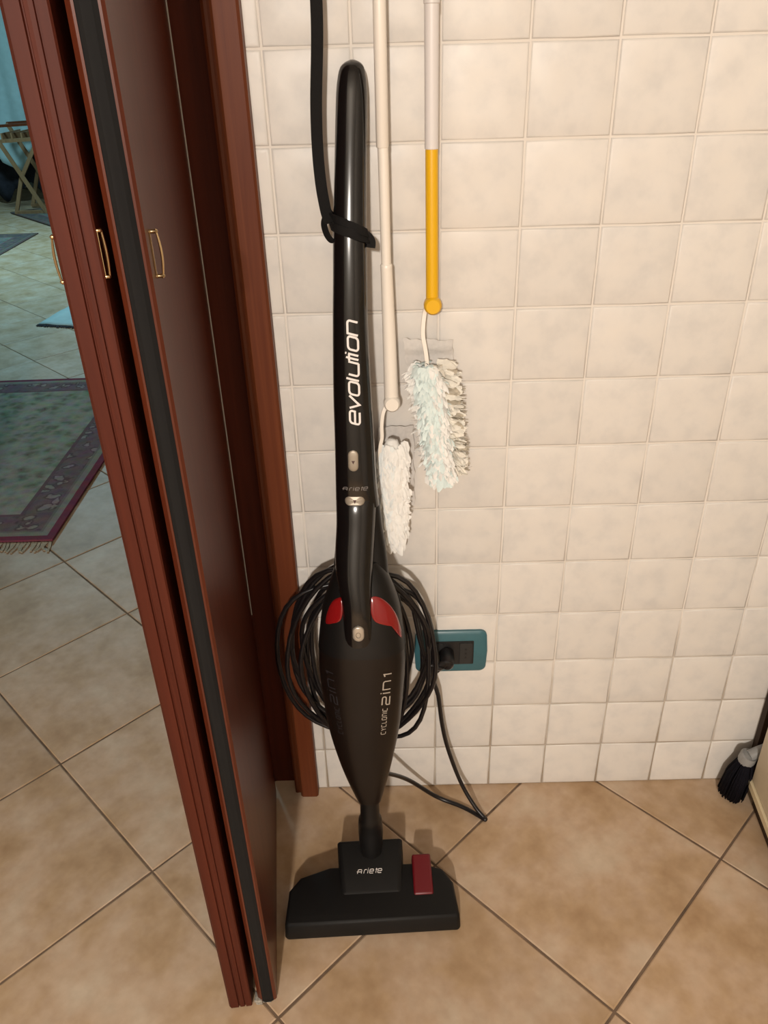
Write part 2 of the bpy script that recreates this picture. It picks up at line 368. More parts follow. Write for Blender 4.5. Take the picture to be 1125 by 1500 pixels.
# ------------------------------------------------------------------ door frame and folded door
H = 2.06
casing = struct(MB().prism([(-0.0175, 0.0), (-0.0175, -0.0155), (-0.0205, -0.019), (-0.046, -0.019), (-0.0495, -0.016), (-0.0505, -0.009), (-0.0535, -0.0085), (-0.057, -0.0095), (-0.0605, -0.008), (-0.0615, -0.003), (-0.0615, 0.02), (-0.0175, 0.02)], 0, 2.14)
                .build('trim_1', 'wood'), 'mahogany door casing against the tiles')
struct(MB().box((-0.105, 0.02, 0), (WX0, 0.13, 2.1)).build('trim_2', 'wood_leaf'), 'door jamb lining with recess shade in its colour')  # darker leaf wood puts the shade of the recess into the colour
struct(MB().box((-0.96, -0.018, 2.08), (-0.0175, 0.0, 2.15)).box((-0.96, 0.0, 2.06), (-0.105, 0.13, 2.1)).build('trim_3', 'wood'), 'head casing of the door')
struct(MB().box((-0.96, 0.0, 0), (-0.88, 0.13, 2.06)).box((-0.99, -0.018, 0), (-0.9, 0.0, 2.14)).build('trim_4', 'wood'))

door = thing('folding_door', 'mahogany folding door folded open into two leaves standing edge-on', 'door', (-0.09, -0.38, 0))
# right leaf : right face from P1 to P2
P1 = Vector((-0.0535, -0.385)); P2 = Vector((-0.0965, -0.010)); ld = (P2 - P1).normalized(); ln = Vector((ld.y, -ld.x)) * -1  # ln points left
def lp(a, n): p = P1 + ld * a + ln * n; return (p.x, p.y)
LEN = (P2 - P1).length
leaf = MB().prism([lp(0.0025, 0), lp(LEN, 0), lp(LEN, 0.027), lp(0.004, 0.027), lp(0.0, 0.0225), lp(0.0, 0.0205), lp(0.006, 0.0205), lp(0.006, 0.0045), lp(0, 0.0045), lp(0, 0.0025)], 0.006, H).build('door_leaf', 'wood_gloss', door)
MB().prism([lp(0.0005, 0.0047), lp(0.0059, 0.0047), lp(0.0059, 0.0203), lp(0.0005, 0.0203), lp(-0.0012, 0.0165), lp(-0.0012, 0.0085)], 0.004, H - 0.004).build('edge_seal', 'seal_dark', leaf, label='black rubber edge seal')
MB().prism([lp(LEN - 0.0012, -0.0012), lp(LEN, -0.0012), lp(LEN, 0.0), lp(LEN - 0.0012, 0.0)], 0.42, H).build('gap_light_strip', 'gap_light_tone', leaf, label='thin pale strip standing in for light at the door gap')  # added strip painted pale as the light line between leaf and jamb
# left leaf, near end profiled with two grooves
Q1 = Vector((-0.0885, -0.392)); ld2 = Vector((-0.04, 0.378)).normalized(); ln2 = Vector((ld2.y, -ld2.x)) * -1
def lq(a, n): p = Q1 + ld2 * a + ln2 * n; return (p.x, p.y)
leaf2 = MB().prism([lq(0.0015, 0), lq(0.37, 0), lq(0.37, 0.033), lq(0.003, 0.033), lq(0.0, 0.030), lq(0.0, 0.0195), lq(0.0022, 0.0188), lq(0.0022, 0.0178), lq(0.0004, 0.017), lq(0.0, 0.014), lq(0.0004, 0.0108), lq(0.0022, 0.0102), lq(0.0022, 0.0092), lq(0.0, 0.0086), lq(0.0, 0.0015)], 0.004, H).build('door_leaf', 'wood_leaf', door)
MB().box((-0.0865, -0.386, 0), (-0.0625, -0.374, 0.006)).box((-0.0835, -0.389, 0), (-0.0745, -0.379, 0.011)).build('floor_guide', 'white_dull', door, label='worn grey floor guide')
def handle(parent, base, nrm, along, z0, z1, name='door_handle'):
    mb = MB(); n = Vector((nrm[0], nrm[1], 0)); b = Vector((base[0], base[1], 0)); a = Vector((along[0], along[1], 0))
    zc = (z0 + z1) / 2
    # back plate
    for (s0, s1, h0, h1, t) in ((-0.0016, 0.0016, z0, z1, 0.0010),):
        c = [b + a * s0, b + a * s1]
        mb.prism([((c[0]).x, c[0].y), (c[1].x, c[1].y), ((c[1] + n * t).x, (c[1] + n * t).y), ((c[0] + n * t).x, (c[0] + n * t).y)], h0, h1)
    plate = mb
    for zz in (z0 + 0.001, z1 - 0.001):
        p = b + Vector((0, 0, zz)); plate.tube([p, p + n * 0.003, p + n * 0.0055, p + n * 0.007], [0.0018, 0.0016, 0.0021, 0.0008], 10)
    arc = [b + n * (0.0055 + 0.0016 * math.sin(math.pi * k / 14)) + Vector((0, 0, z0 + 0.001 + (z1 - z0 - 0.002) * k / 14)) for k in range(15)]
    plate.tube(arc, [0.0009 + 0.0003 * math.sin(math.pi * k / 14) for k in range(15)], 8)
    return plate.build(name, 'brass', parent, smooth=True, label='small brass pull handle')
handle(leaf, lp(0.020, -0.0002), tuple(-ln), tuple(ld), 1.040, 1.077)
handle(leaf2, lq(0.004, -0.0002), tuple(-ln2 * 0.55), tuple(ld2), 1.046, 1.083)
handle(leaf2, lq(0.020, 0.0332), tuple(ln2), tuple(ld2), 1.040, 1.077)

# ------------------------------------------------------------------ vacuum cleaner
O = Vector((0.0826, -0.223, 0.0)); VA = Vector((0.0167, 0.162, 0.9867)).normalized(); VU = Vector((0.9999, -0.0027, -0.0165)); VU = (VU - VA * VU.dot(VA)).normalized(); VD = VU.cross(VA)
if VD.y > 0: VD = -VD
def V(u, w_, d): return O + VU * u + VA * w_ + VD * d
vac = thing('vacuum_cleaner', 'black upright stick vacuum cleaner leaning against the tiled wall', 'vacuum cleaner', tuple(O))
def interp(T, w_):
    T = sorted(T)
    if w_ <= T[0][0]: return T[0][1:]
    for a, b in zip(T, T[1:]):
        if w_ <= b[0]:
            t = (w_ - a[0]) / (b[0] - a[0]); return tuple(p + (q - p) * t for p, q in zip(a[1:], b[1:]))
    return T[-1][1:]
def ring(w_, cx, a, cd, b, n=2.2, seg=32, bb=None):
    r = []
    for k in range(seg):
        th = 2 * math.pi * k / seg; c, s = math.cos(th), math.sin(th)
        r.append(V(cx + a * math.copysign(abs(c) ** (2 / n), c), w_, cd + (b if s > 0 or bb is None else bb) * math.copysign(abs(s) ** (2 / n), s)))
    return r
def surf(T, n):
    def f(u, w_):
        cx, a, cd, b = interp(T, w_)[:4]; x = min(1, abs((u - cx) / a)); return cd + b * max(0.0, 1 - x ** n) ** (1 / n)
    return f
def smooth_table(T, step=0.008):
    T = sorted(T); P = []; n = len(T)
    for i in range(n - 1):
        k = max(2, int((T[i + 1][0] - T[i][0]) / step))
        a, b, c, d = T[max(i - 1, 0)], T[i], T[i + 1], T[min(i + 2, n - 1)]
        for j in range(k):
            t = j / k; row = [b[0] + (c[0] - b[0]) * t]
            for q in range(1, len(b)):
                h = c[0] - b[0]
                m0 = (c[q] - a[q]) / (c[0] - a[0]) * h if c[0] != a[0] else 0
                m1 = (d[q] - b[q]) / (d[0] - b[0]) * h if d[0] != b[0] else 0
                row.append((2 * t ** 3 - 3 * t * t + 1) * b[q] + (t ** 3 - 2 * t * t + t) * m0 + (-2 * t ** 3 + 3 * t * t) * c[q] + (t ** 3 - t * t) * m1)
            P.append(tuple(row))
    return P + [T[-1]]
# w, centre, half width, centre depth, half depth
TH = [(1.2040, -0.0010, 0.0030, -0.008, 0.003), (1.2012, -0.0010, 0.0089, -0.007, 0.008), (1.1967, -0.0015, 0.0131, -0.006, 0.012), (1.1881, -0.0019, 0.0155, -0.005, 0.0145), (1.1714, -0.0025, 0.0173, -0.0035, 0.016),
      (1.1018, -0.0054, 0.0182, 0.0015, 0.017), (1.0272, -0.0081, 0.0196, 0.0055, 0.018), (0.9758, -0.0091, 0.0204, 0.0065, 0.0185), (0.9215, -0.0103, 0.0214, 0.0055, 0.019), (0.8356, -0.0102, 0.0240, 0.001, 0.020), (0.7752, -0.0090, 0.0254, 0.0005, 0.0205), (0.7131, -0.0081, 0.0271, 0, 0.0215), (0.685, -0.0070, 0.0288, -0.002, 0.021)]
THs = smooth_table(TH)
hd = MB().loft([ring(*t, n=2.3) for t in THs]).build('handle', 'black_gloss', vac, smooth=True)
TF = [(0.690, -0.0068, 0.0287, -0.006, 0.018), (0.647, -0.0053, 0.0316, -0.008, 0.018), (0.614, -0.0046, 0.0352, -0.008, 0.019), (0.576, -0.0050, 0.0392, -0.006, 0.021), (0.53, -0.005, 0.046, -0.006, 0.024)]
MB().loft([ring(*t, n=2.6) for t in smooth_table(TF)]).build('rear_frame', 'black_satin', vac, smooth=True)
TB = [(0.606, -0.0085, 0.0270, 0.002, 0.018), (0.590, -0.0065, 0.0360, 0.0, 0.026), (0.5761, -0.0055, 0.0415, 0, 0.032), (0.5414, -0.0050, 0.0530, 0, 0.041), (0.5049, -0.0053, 0.0585, 0, 0.046), (0.4674, -0.0050, 0.0628, 0, 0.049), (0.4290, -0.0056, 0.0620, 0, 0.0485), (0.3909, -0.0054, 0.0590, 0, 0.047), (0.3506, -0.0050, 0.0548, 0, 0.0445), (0.3093, -0.0043, 0.0475, 0, 0.039), (0.2669, -0.0030, 0.0377, 0, 0.0325), (0.2325, -0.0013, 0.0282, 0, 0.0255), (0.2025, 0.0004, 0.0190, 0, 0.018)]
TBs = smooth_table(TB)
cover = MB().loft([ring(*t, n=2.35, bb=t[4] * 0.9) for t in TBs if t[0] >= 0.476]).build('motor_cover', 'black_satin', vac, smooth=True)
cont = MB().loft([ring(t[0], t[1], t[2] * 0.985, t[3], t[4] * 0.98, n=2.5, bb=t[4] * 0.88) for t in TBs if t[0] <= 0.484]).build('dust_container', 'container', vac, smooth=True, label='smoked brown-black dust container')
TG = [(0.700, -0.0085, 0.0262, 0.000, 0.0195), (0.690, -0.0085, 0.0268, 0.000, 0.0245), (0.66, -0.0095, 0.0262, 0.005, 0.025), (0.62, -0.0120, 0.0262, 0.012, 0.026), (0.59, -0.0125, 0.0245, 0.019, 0.025), (0.56, -0.0100, 0.0215, 0.026, 0.023), (0.53, -0.0088, 0.0205, 0.033, 0.0185), (0.508, -0.0084, 0.0205, 0.036, 0.0140), (0.490, -0.008, 0.019, 0.036, 0.0100), (0.470, -0.008, 0.016, 0.033, 0.008)]
TGs = smooth_table(TG)
grip = MB().loft([ring(*t, n=2.25) for t in TGs]).build('hand_grip', 'black_gloss', vac, smooth=True)

def patch(poly, sf, off, th, name, material, parent, bev=0.0008, label=None, smooth=True, grid=None):
    """raised plate whose outline poly (u,w) is wrapped on surface sf"""
    cx = sum(p[0] for p in poly) / len(poly); cw = sum(p[1] for p in poly) / len(poly)
    rings = []
    for sc, h in ((1.0, -0.003), (1.0, off + th * 0.45), (0.93, off + th * 0.85), (0.82, off + th), (0.45, off + th * 1.05), (0.02, off + th * 1.05)):
        r = []
        for (a, b) in poly:
            uu = cx + (a - cx) * sc; ww = cw + (b - cw) * sc; r.append(V(uu, ww, sf(uu, ww) + h))
        rings.append(r)
    return MB().loft(rings).build(name, material, parent, smooth=smooth, label=label)
def stadium(cu, cw, hu, hw, n=10):
    r = min(hu, hw); pts = []
    for (ox, oy, a0) in ((hu - r, hw - r, 0), (-(hu - r), hw - r, 90), (-(hu - r), -(hw - r), 180), (hu - r, -(hw - r), 270)):
        for k in range(n + 1):
            a = math.radians(a0 + 90 * k / n); pts.append((cu + ox + r * math.cos(a), cw + oy + r * math.sin(a)))
    return pts
def densify(poly, k=4, closed=True):
    out = []; n = len(poly)
    for i in range(n if closed else n - 1):
        a, b = poly[i], poly[(i + 1) % n]
        for j in range(k): out.append((a[0] + (b[0] - a[0]) * j / k, a[1] + (b[1] - a[1]) * j / k))
    if not closed: out.append(poly[-1])
    return out
sH = surf(THs, 2.3); sB = surf(TBs, 2.35); sG = surf(TGs, 2.25); sC = surf([(t[0], t[1], t[2] * 0.985, t[3], t[4] * 0.98) for t in TBs], 2.5)
def icon(cu, cw, s, sf, h, parent):
    P = [(cu - s, cw + s), (cu + s, cw + s), (cu, cw - s)]
    MB().add([V(a, b, sf(a, b) + h) for a, b in P] + [V(a, b, sf(a, b) + h - 0.0006) for a, b in P], [(0, 1, 2), (5, 4, 3), (0, 3, 4, 1), (1, 4, 5, 2), (2, 5, 3, 0)]).build('icon', 'icon_dark', parent)
b1 = patch(stadium(-0.0103, 0.7525, 0.0066, 0.0138), sH, 0.0, 0.0016, 'release_button', 'silver_dim', hd, label='upright silver release button'); icon(-0.0103, 0.7505, 0.0022, sH, 0.0021, b1)
b2 = patch(stadium(-0.0096, 0.6985, 0.0128, 0.0058), sG, 0.0, 0.0022, 'release_button', 'silver_dim', grip, label='wide silver release button'); icon(-0.0096, 0.6975, 0.0022, sG, 0.0029, b2)
b3 = patch(stadium(-0.0081, 0.5195, 0.0078, 0.0118, 12), sG, 0.0, 0.003, 'power_button', 'silver', grip, label='oval silver power button')
rg = []
for k in range(25):
    a = 2 * math.pi * k / 24; rg.append(V(-0.0081 + 0.003 * math.cos(a), 0.5185 + 0.0042 * math.sin(a), sG(-0.0081, 0.5185) + 0.0033))
MB().tube(rg, 0.0005, 6).build('button_ring', 'silver_dim', b3, smooth=True)
def cr2(P):  # closed smooth outline
    P = [Vector((a, b, 0)) for a, b in P]; n = len(P); out = []
    for i in range(n):
        a, b, c, d = P[i - 1], P[i], P[(i + 1) % n], P[(i + 2) % n]
        for j in range(5):
            t = j / 5; q = 0.5 * ((2 * b) + (c - a) * t + (2 * a - 5 * b + 4 * c - d) * t * t + (3 * b - a - 3 * c + d) * t ** 3); out.append((q.x, q.y))
    return out
patch(cr2([(-0.0535, 0.5235), (-0.0505, 0.5400), (-0.0430, 0.5560), (-0.0320, 0.5640), (-0.0290, 0.5600), (-0.0290, 0.5440), (-0.0330, 0.5330), (-0.0430, 0.5270)]), sB, 0.0, 0.002, 'red_window', 'red_lens', cover, label='glossy red plastic window')
patch(cr2([(0.0095, 0.5640), (0.0200, 0.5640), (0.0330, 0.5520), (0.0430, 0.5340), (0.0490, 0.5120), (0.0510, 0.4960), (0.0475, 0.5020), (0.0400, 0.5180), (0.0280, 0.5250), (0.0150, 0.5320), (0.0095, 0.5440)]), sB, 0.0, 0.002, 'red_window', 'red_lens', cover, label='glossy red plastic window')

# stroke lettering ------------------------------------------------------
def rr(x0, y0, x1, y1, r=0.22, n=4):
    pts = []
    for (cx, cy, a0) in ((x1 - r, y1 - r, 0), (x0 + r, y1 - r, 90), (x0 + r, y0 + r, 180), (x1 - r, y0 + r, 270)):
        for k in range(n + 1):
            a = math.radians(a0 + 90 * k / n); pts.append((cx + r * math.cos(a), cy + r * math.sin(a)))
    return pts
def arcp(cx, cy, r, a0, a1, n=5): return [(cx + r * math.cos(math.radians(a0 + (a1 - a0) * k / n)), cy + r * math.sin(math.radians(a0 + (a1 - a0) * k / n))) for k in range(n + 1)]
G = {  # glyph: (advance, [(points, closed)])
 'e': (1.2, [([(1.0, 0.0)] + arcp(0.25, 0.25, 0.25, 270, 180) + arcp(0.25, 0.75, 0.25, 180, 90) + arcp(0.75, 0.75, 0.25, 90, 0) + [(1.0, 0.48), (0.05, 0.48)], False)]),
 'v': (1.15, [([(0.0, 1.0), (0.42, 0.0), (1.0, 1.0)], False)]),
 'o': (1.2, [(rr(0, 0, 1, 1, 0.25), True)]),
 'l': (0.36, [([(0, 0), (0, 1.25)], False)]),
 'u': (1.2, [([(0, 1.0)] + arcp(0.25, 0.25, 0.25, 180, 270) + [(1.0, 0.0)], False), ([(1.0, 0.0), (1.0, 1.0)], False)]),
 't': (0.42, [([(0.1, 0), (0.1, 1.22)], False), ([(-0.12, 0.92), (0.42, 0.92)], False)]),
 'i': (0.36, [([(0, 0), (0, 1.0)], False), ([(0, 1.17), (0, 1.3)], False)]),
 'n': (1.2, [([(0, 0), (0, 1.0)] + arcp(0.75, 0.75, 0.25, 90, 0) + [(1.0, 0.0)], False)]),
 'C': (1.2, [([(1.0, 1.0)] + arcp(0.22, 0.78, 0.22, 90, 180) + arcp(0.22, 0.22, 0.22, 180, 270) + [(1.0, 0.0)], False)]),
 'Y': (1.15, [([(0, 1.0), (0.5, 0.5), (1.0, 1.0)], False), ([(0.5, 0.5), (0.5, 0)], False)]),
 'L': (1.05, [([(0, 1.0), (0, 0.0), (0.85, 0.0)], False)]),
 'O': (1.2, [(rr(0, 0, 1, 1, 0.22), True)]), 'N': (1.2, [([(0, 0), (0, 1.0), (0.8, 1.0), (1.0, 0.8), (1.0, 0)], False)]), 'I': (0.36, [([(0, 0), (0, 1.0)], False)]),
 '2': (1.2, [([(0, 1.0)] + arcp(0.78, 0.78, 0.22, 90, 0) + arcp(0.78, 0.7, 0.22, 0, -90) + arcp(0.22, 0.26, 0.22, 90, 180) + [(0, 0.0), (1.0, 0.0)], False)]),
 '1': (0.6, [([(0.12, 0.86), (0.4, 1.0), (0.4, 0)], False)]),
 'A': (1.25, [([(0, 0), (0, 0.75)] + arcp(0.25, 0.75, 0.25, 180, 90) + arcp(0.75, 0.75, 0.25, 90, 0) + [(1.0, 0)], False), ([(-0.25, 0.45), (1.0, 0.45)], False)]),
 'r': (0.75, [([(0, 0), (0, 0.7)] + arcp(0.25, 0.7, 0.25, 180, 90) + [(0.6, 0.95)], False)]),
 ' ': (0.5, []),
}
def strip(pts, closed, hw):
    P = [Vector(p) for p in pts]; n = len(P); Lf, Rt = [], []
    for i in range(n):
        a = P[i - 1] if (i > 0 or closed) else None; c = P[(i + 1) % n] if (i < n - 1 or closed) else None
        d1 = (P[i] - a).normalized() if a is not None and (P[i] - a).length > 1e-9 else None; d2 = (c - P[i]).normalized() if c is not None and (c - P[i]).length > 1e-9 else None
        if d1 is None: d1 = d2
        if d2 is None: d2 = d1
        n1 = Vector((-d1.y, d1.x)); n2 = Vector((-d2.y, d2.x)); mm = (n1 + n2)
        if mm.length < 0.3: mm = n1
        mm.normalize(); k = hw / max(0.5, mm.dot(n1)); Lf.append(P[i] + mm * k); Rt.append(P[i] - mm * k)
    return Lf, Rt
def text(s, place, hx, hw, skew, total=None, gw=1.0):
    """place(x,y) -> world; x along the text, y up the letters (x-height = hx)"""
    adv = sum(G[c][0] for c in s); k = (total / (adv * hx)) if total else 1.0
    mb = MB(); x = 0.0
    for c in s:
        for pts, closed in G[c][1]:
            q = [((x + px * gw) * hx * k + skew * py * hx, py * hx) for px, py in pts]
            q = [p for i_, p in enumerate(q) if i_ == 0 or abs(p[0] - q[i_ - 1][0]) + abs(p[1] - q[i_ - 1][1]) > 1e-7]
            q = densify(q, 3, closed); Lf, Rt = strip(q, closed, hw * hx)
            n = len(q); vs = [place(*p) for p in Lf] + [place(*p) for p in Rt]
            mb.add(vs, [(i, (i + 1) % n, n + (i + 1) % n, n + i) for i in range(n if closed else n - 1)])
        x += G[c][0]
    return mb
text('evolution', lambda x, y: V(-0.0008 - y, 0.799 + x, sH(-0.0008 - y, 0.799 + x) + 0.0003), 0.0122, 0.105, 0.28, 0.129).build('lettering', 'print_white', hd, recalc=False, label='white word evolution')
text('Ariete', lambda x, y: V(-0.0245 + x, 0.7125 + y, sH(-0.0245 + x, 0.7125 + y) + 0.0003), 0.0042, 0.085, 0.25, 0.034, 0.75).build('lettering', 'print_grey', hd, recalc=False, label='grey maker name')
def sC2(u, w_): return sC(u, w_) + 0.0004
text('CYCLONIC', lambda x, y: V(0.0265 + 0.07 * x - y, 0.349 + x, sC2(0.0265 + 0.07 * x - y, 0.349 + x)), 0.0064, 0.075, 0.1, 0.0475, 0.74).build('lettering', 'print_tan', cont, recalc=False)
text('2in1', lambda x, y: V(0.0325 + 0.07 * x - y, 0.400 + x, sC2(0.0325 + 0.07 * x - y, 0.400 + x)), 0.0104, 0.085, 0.1, 0.055, 0.82).build('lettering', 'print_tan', cont, recalc=False)
text('CYCLONIC', lambda x, y: V(-0.034 - 0.1 * x - y, 0.350 + x, sC2(-0.034 - 0.1 * x - y, 0.350 + x)), 0.0064, 0.075, 0.1, 0.0475, 0.74).build('lettering', 'print_dim', cont, recalc=False)
text('2in1', lambda x, y: V(-0.040 - 0.1 * x - y, 0.401 + x, sC2(-0.040 - 0.1 * x - y, 0.401 + x)), 0.0095, 0.085, 0.1, 0.055, 0.82).build('lettering', 'print_dim', cont, recalc=False)

# neck and floor nozzle
neck = MB().loft([ring(*t, n=2.0, seg=24) for t in [(0.212, 0.0006, 0.0160, 0, 0.0160), (0.203, 0.0006, 0.0155, 0, 0.0155), (0.20, 0.0006, 0.0148, 0, 0.0148), (0.165, 0.0006, 0.0150, 0, 0.0150), (0.160, 0.0006, 0.0180, -0.003, 0.0180), (0.145, 0.0006, 0.0192, -0.008, 0.0185), (0.120, 0.0006, 0.0198, -0.018, 0.018), (0.090, 0.0006, 0.019, -0.027, 0.016), (0.060, 0.0006, 0.017, -0.033, 0.014)]]).build('swivel_neck', 'black_satin', vac, smooth=True)
na = math.radians(2.2); NC = Vector((0.0863, -0.2885, 0)); nx = Vector((math.cos(na), math.sin(na), 0)); ny = Vector((-math.sin(na), math.cos(na), 0))
def NZ(x, y, z): return NC + nx * x + ny * y + Vector((0, 0, z))
def nring(x_half, yf, yr, ch, z, zr, chf=0.004):
    # outline: front edge, chamfered rear corners, z rising from the front to the rear
    pts = [(-x_half + chf, yf), (x_half - chf, yf), (x_half, yf + chf), (x_half - 0.004, yr - ch), (x_half - 0.018, yr - ch * 0.35), (x_half - 0.052, yr), (-x_half + 0.066, yr), (-x_half + 0.020, yr - ch * 0.42), (-x_half + 0.004, yr - ch), (-x_half, yf + chf)]
    return [NZ(x, y, z + (zr - z) * max(0, min(1, (y - yf) / (yr - yf)))) for x, y in pts]
noz = MB().loft([nring(0.1365, 0.0, 0.092, 0.034, 0.001, 0.001), nring(0.1375, -0.001, 0.093, 0.034, 0.006, 0.006), nring(0.1355, 0.0005, 0.0915, 0.034, 0.032, 0.039), nring(0.1330, 0.003, 0.090, 0.034, 0.0365, 0.0455), nring(0.123, 0.012, 0.084, 0.030, 0.0385, 0.0480)]).build('floor_nozzle', 'nozzle', vac, smooth=True)
bevel(noz, 0.0022, 2)
blk = MB().loft([[NZ(x, y, z) for x, y, z in R_] for R_ in (
    [(-0.050, 0.035, 0.02), (0.051, 0.035, 0.02), (0.055, 0.128, 0.02), (-0.055, 0.128, 0.02)],
    [(-0.047, 0.040, 0.0405), (0.048, 0.040, 0.0405), (0.054, 0.127, 0.060), (-0.054, 0.127, 0.060)],
    [(-0.044, 0.047, 0.045), (0.045, 0.047, 0.045), (0.051, 0.124, 0.066), (-0.051, 0.124, 0.066)])]).build('nozzle_housing', 'nozzle', noz, smooth=True)
bevel(blk, 0.004, 3)
ped = MB().loft([[NZ(x, y, z) for x, y, z in R_] for R_ in (
    [(0.0665, 0.036, 0.034), (0.0985, 0.036, 0.034), (0.099, 0.100, 0.042), (0.067, 0.100, 0.042)],
    [(0.067, 0.0365, 0.044), (0.098, 0.0365, 0.044), (0.098, 0.099, 0.058), (0.068, 0.099, 0.058)])]).build('foot_pedal', 'red', noz, smooth=True, label='dark red foot pedal')
bevel(ped, 0.003, 3)
def ltop(x, y): return 0.0452 + (y - 0.047) * (0.066 - 0.045) / 0.077
text('Ariete', lambda x, y: NZ(-0.0215 + x, 0.072 + y * 1.2, ltop(0, 0.072 + y * 1.2) + 0.0004), 0.0050, 0.085, 0.3, 0.042, 0.75).build('lettering', 'print_white', blk, recalc=False, label='small white maker name')

# power cable: one continuous run looped behind the body
XL = [-0.048, -0.062, 0.000, -0.034, 0.010, -0.012, -0.064, 0.004, -0.022]
XR = [0.168, 0.186, 0.158, 0.197, 0.176, 0.187, 0.150, 0.195, 0.180]
ZT = [0.515, 0.566, 0.500, 0.545, 0.51, 0.535, 0.560, 0.520, 0.505]
ZB = [0.232, 0.178, 0.250, 0.196, 0.232, 0.258, 0.184, 0.208, 0.23]
YD = [-0.052, -0.074, -0.060, -0.082, -0.046, -0.068, -0.078, -0.056, -0.064]
TL = [0.02, -0.03, 0.05, 0.0, -0.06, 0.04, -0.02, 0.03, 0.0]
pts = [(0.088, -0.13, 0.185), (0.112, -0.10, 0.150), (0.150, -0.05, 0.075), (0.200, -0.035, 0.012), (0.245, -0.052, 0.0045), (0.272, -0.071, 0.0042), (0.2835, -0.081, 0.0042), (0.2855, -0.0800, 0.0045), (0.2815, -0.0755, 0.0060), (0.268, -0.064, 0.018), (0.245, -0.045, 0.055), (0.222, -0.040, 0.13), (0.209, -0.044, 0.20), (0.200, -0.05, 0.29)]
run = catmull(pts, 8)
nl = 8; cxm = 0.085
for k in range(nl):
    for j in range(40):
        t = j / 40; th = 2 * math.pi * t; f = k + t; i = int(f); q = f - i
        g = lambda A: A[i] + (A[min(i + 1, 8)] - A[i]) * q
        xl, xr, zt, zb, yd = g(XL), g(XR), g(ZT), g(ZB), g(YD)
        c, s_ = math.cos(th), math.sin(th); cz = (zt + zb) / 2; hz = (zt - zb) / 2
        x = cxm + (xr - cxm) * abs(c) ** 0.82 if c >= 0 else cxm - (cxm - xl) * abs(c) ** 0.82
        z = cz + hz * s_ + 0.014 * math.sin(3 * th + k * 1.7); x += g(TL) * (z - cz)
        y = yd + 0.010 * math.sin(2 * th + k * 2.1)
        run.append(Vector((x, y, z)))
run += [Vector(p) for p in [(0.186, -0.060, 0.375), (0.190, -0.062, 0.350), (0.194, -0.060, 0.335), (0.202, -0.052, 0.330), (0.208, -0.045, 0.330)]]
# relax the polyline
for _ in range(3):
    run = [run[0]] + [run[i] * 0.5 + (run[i - 1] + run[i + 1]) * 0.25 for i in range(1, len(run) - 1)] + [run[-1]]
run = [Vector((p.x, p.y, max(p.z, 0.0040))) for p in run]
MB().tube(run, 0.0038, 8).build('power_cable', 'rubber', vac, smooth='all', label='black power cable wound in loops')
for (ww, s_) in ((0.545, 1), (0.30, -1)):
    c = [V(0, ww, -0.02), V(0, ww, -0.075), V(0, ww + 0.022 * s_, -0.08)]
    MB().tube(catmull(c, 5), 0.007, 10).build('cable_hook', 'black_satin', vac, smooth=True)
pl = Vector((0.2165, -0.012, 0.331))
plug = MB().tube([pl, pl + Vector((0, -0.016, 0)), pl + Vector((-0.001, -0.028, 0)), pl + Vector((-0.0015, -0.031, 0))], [0.0125, 0.0125, 0.011, 0.008], 20).tube([pl + Vector((-0.002, -0.022, 0.001)), pl + Vector((-0.012, -0.031, 0.001)), pl + Vector((-0.022, -0.042, -0.004))], [0.008, 0.0062, 0.004], 12).build('plug', 'rubber', vac, smooth=True)

# ------------------------------------------------------------------ wall socket
sk = thing('wall_socket', 'teal plastic wall socket plate with black modules and a plug', 'socket', (0.225, 0, 0.329))
def rrect(x0, z0, x1, z1, r, n=5):
    return [(x, z) for x, z in rr(x0, z0, x1, z1, r, n)]
def plate(poly, y0, y1, bev):
    cx = sum(p[0] for p in poly) / len(poly); cz = sum(p[1] for p in poly) / len(poly)
    def sc(y, d): return [(cx + (x - cx) * (1 - d / 0.06), y, cz + (z - cz) * (1 - d / 0.043)) for x, z in poly]
    return [sc(y0, 0), sc(y1 + bev, 0), sc(y1, bev * 1.4)]
# bowed right side of the plate
outl = [(x + (0.003 if x > 0.26 else -0.003 if x < 0.19 else 0) * (1 - ((z - 0.329) / 0.043) ** 2), z) for x, z in densify(rrect(0.167, 0.2865, 0.282, 0.3715, 0.010), 2)]
MB().loft(plate(outl, 0.0005, -0.008, 0.003)).build('cover_plate', 'teal', sk, smooth=True)
MB().loft(plate(densify(rrect(0.188, 0.3045, 0.262, 0.3535, 0.002), 2), -0.006, -0.0095, 0.001)).build('module_frame', 'socket_black', sk, smooth=True)
md = MB().loft(plate(densify(rrect(0.2385, 0.3065, 0.2592, 0.3505, 0.0015), 2), -0.0085, -0.0115, 0.0008)).build('socket_module', 'socket_grey', sk, smooth=True)
for zz in (0.3205, 0.329, 0.3375):
    MB().tube([(0.2488, -0.0105, zz), (0.2488, -0.0119, zz)], 0.0022, 12).build('pin_hole', 'socket_black', md, smooth=True)
MB().loft(plate(densify(rrect(0.1905, 0.3065, 0.2115, 0.3505, 0.0015), 2), -0.0085, -0.0115, 0.0008)).build('socket_module', 'socket_grey', sk, smooth=True)

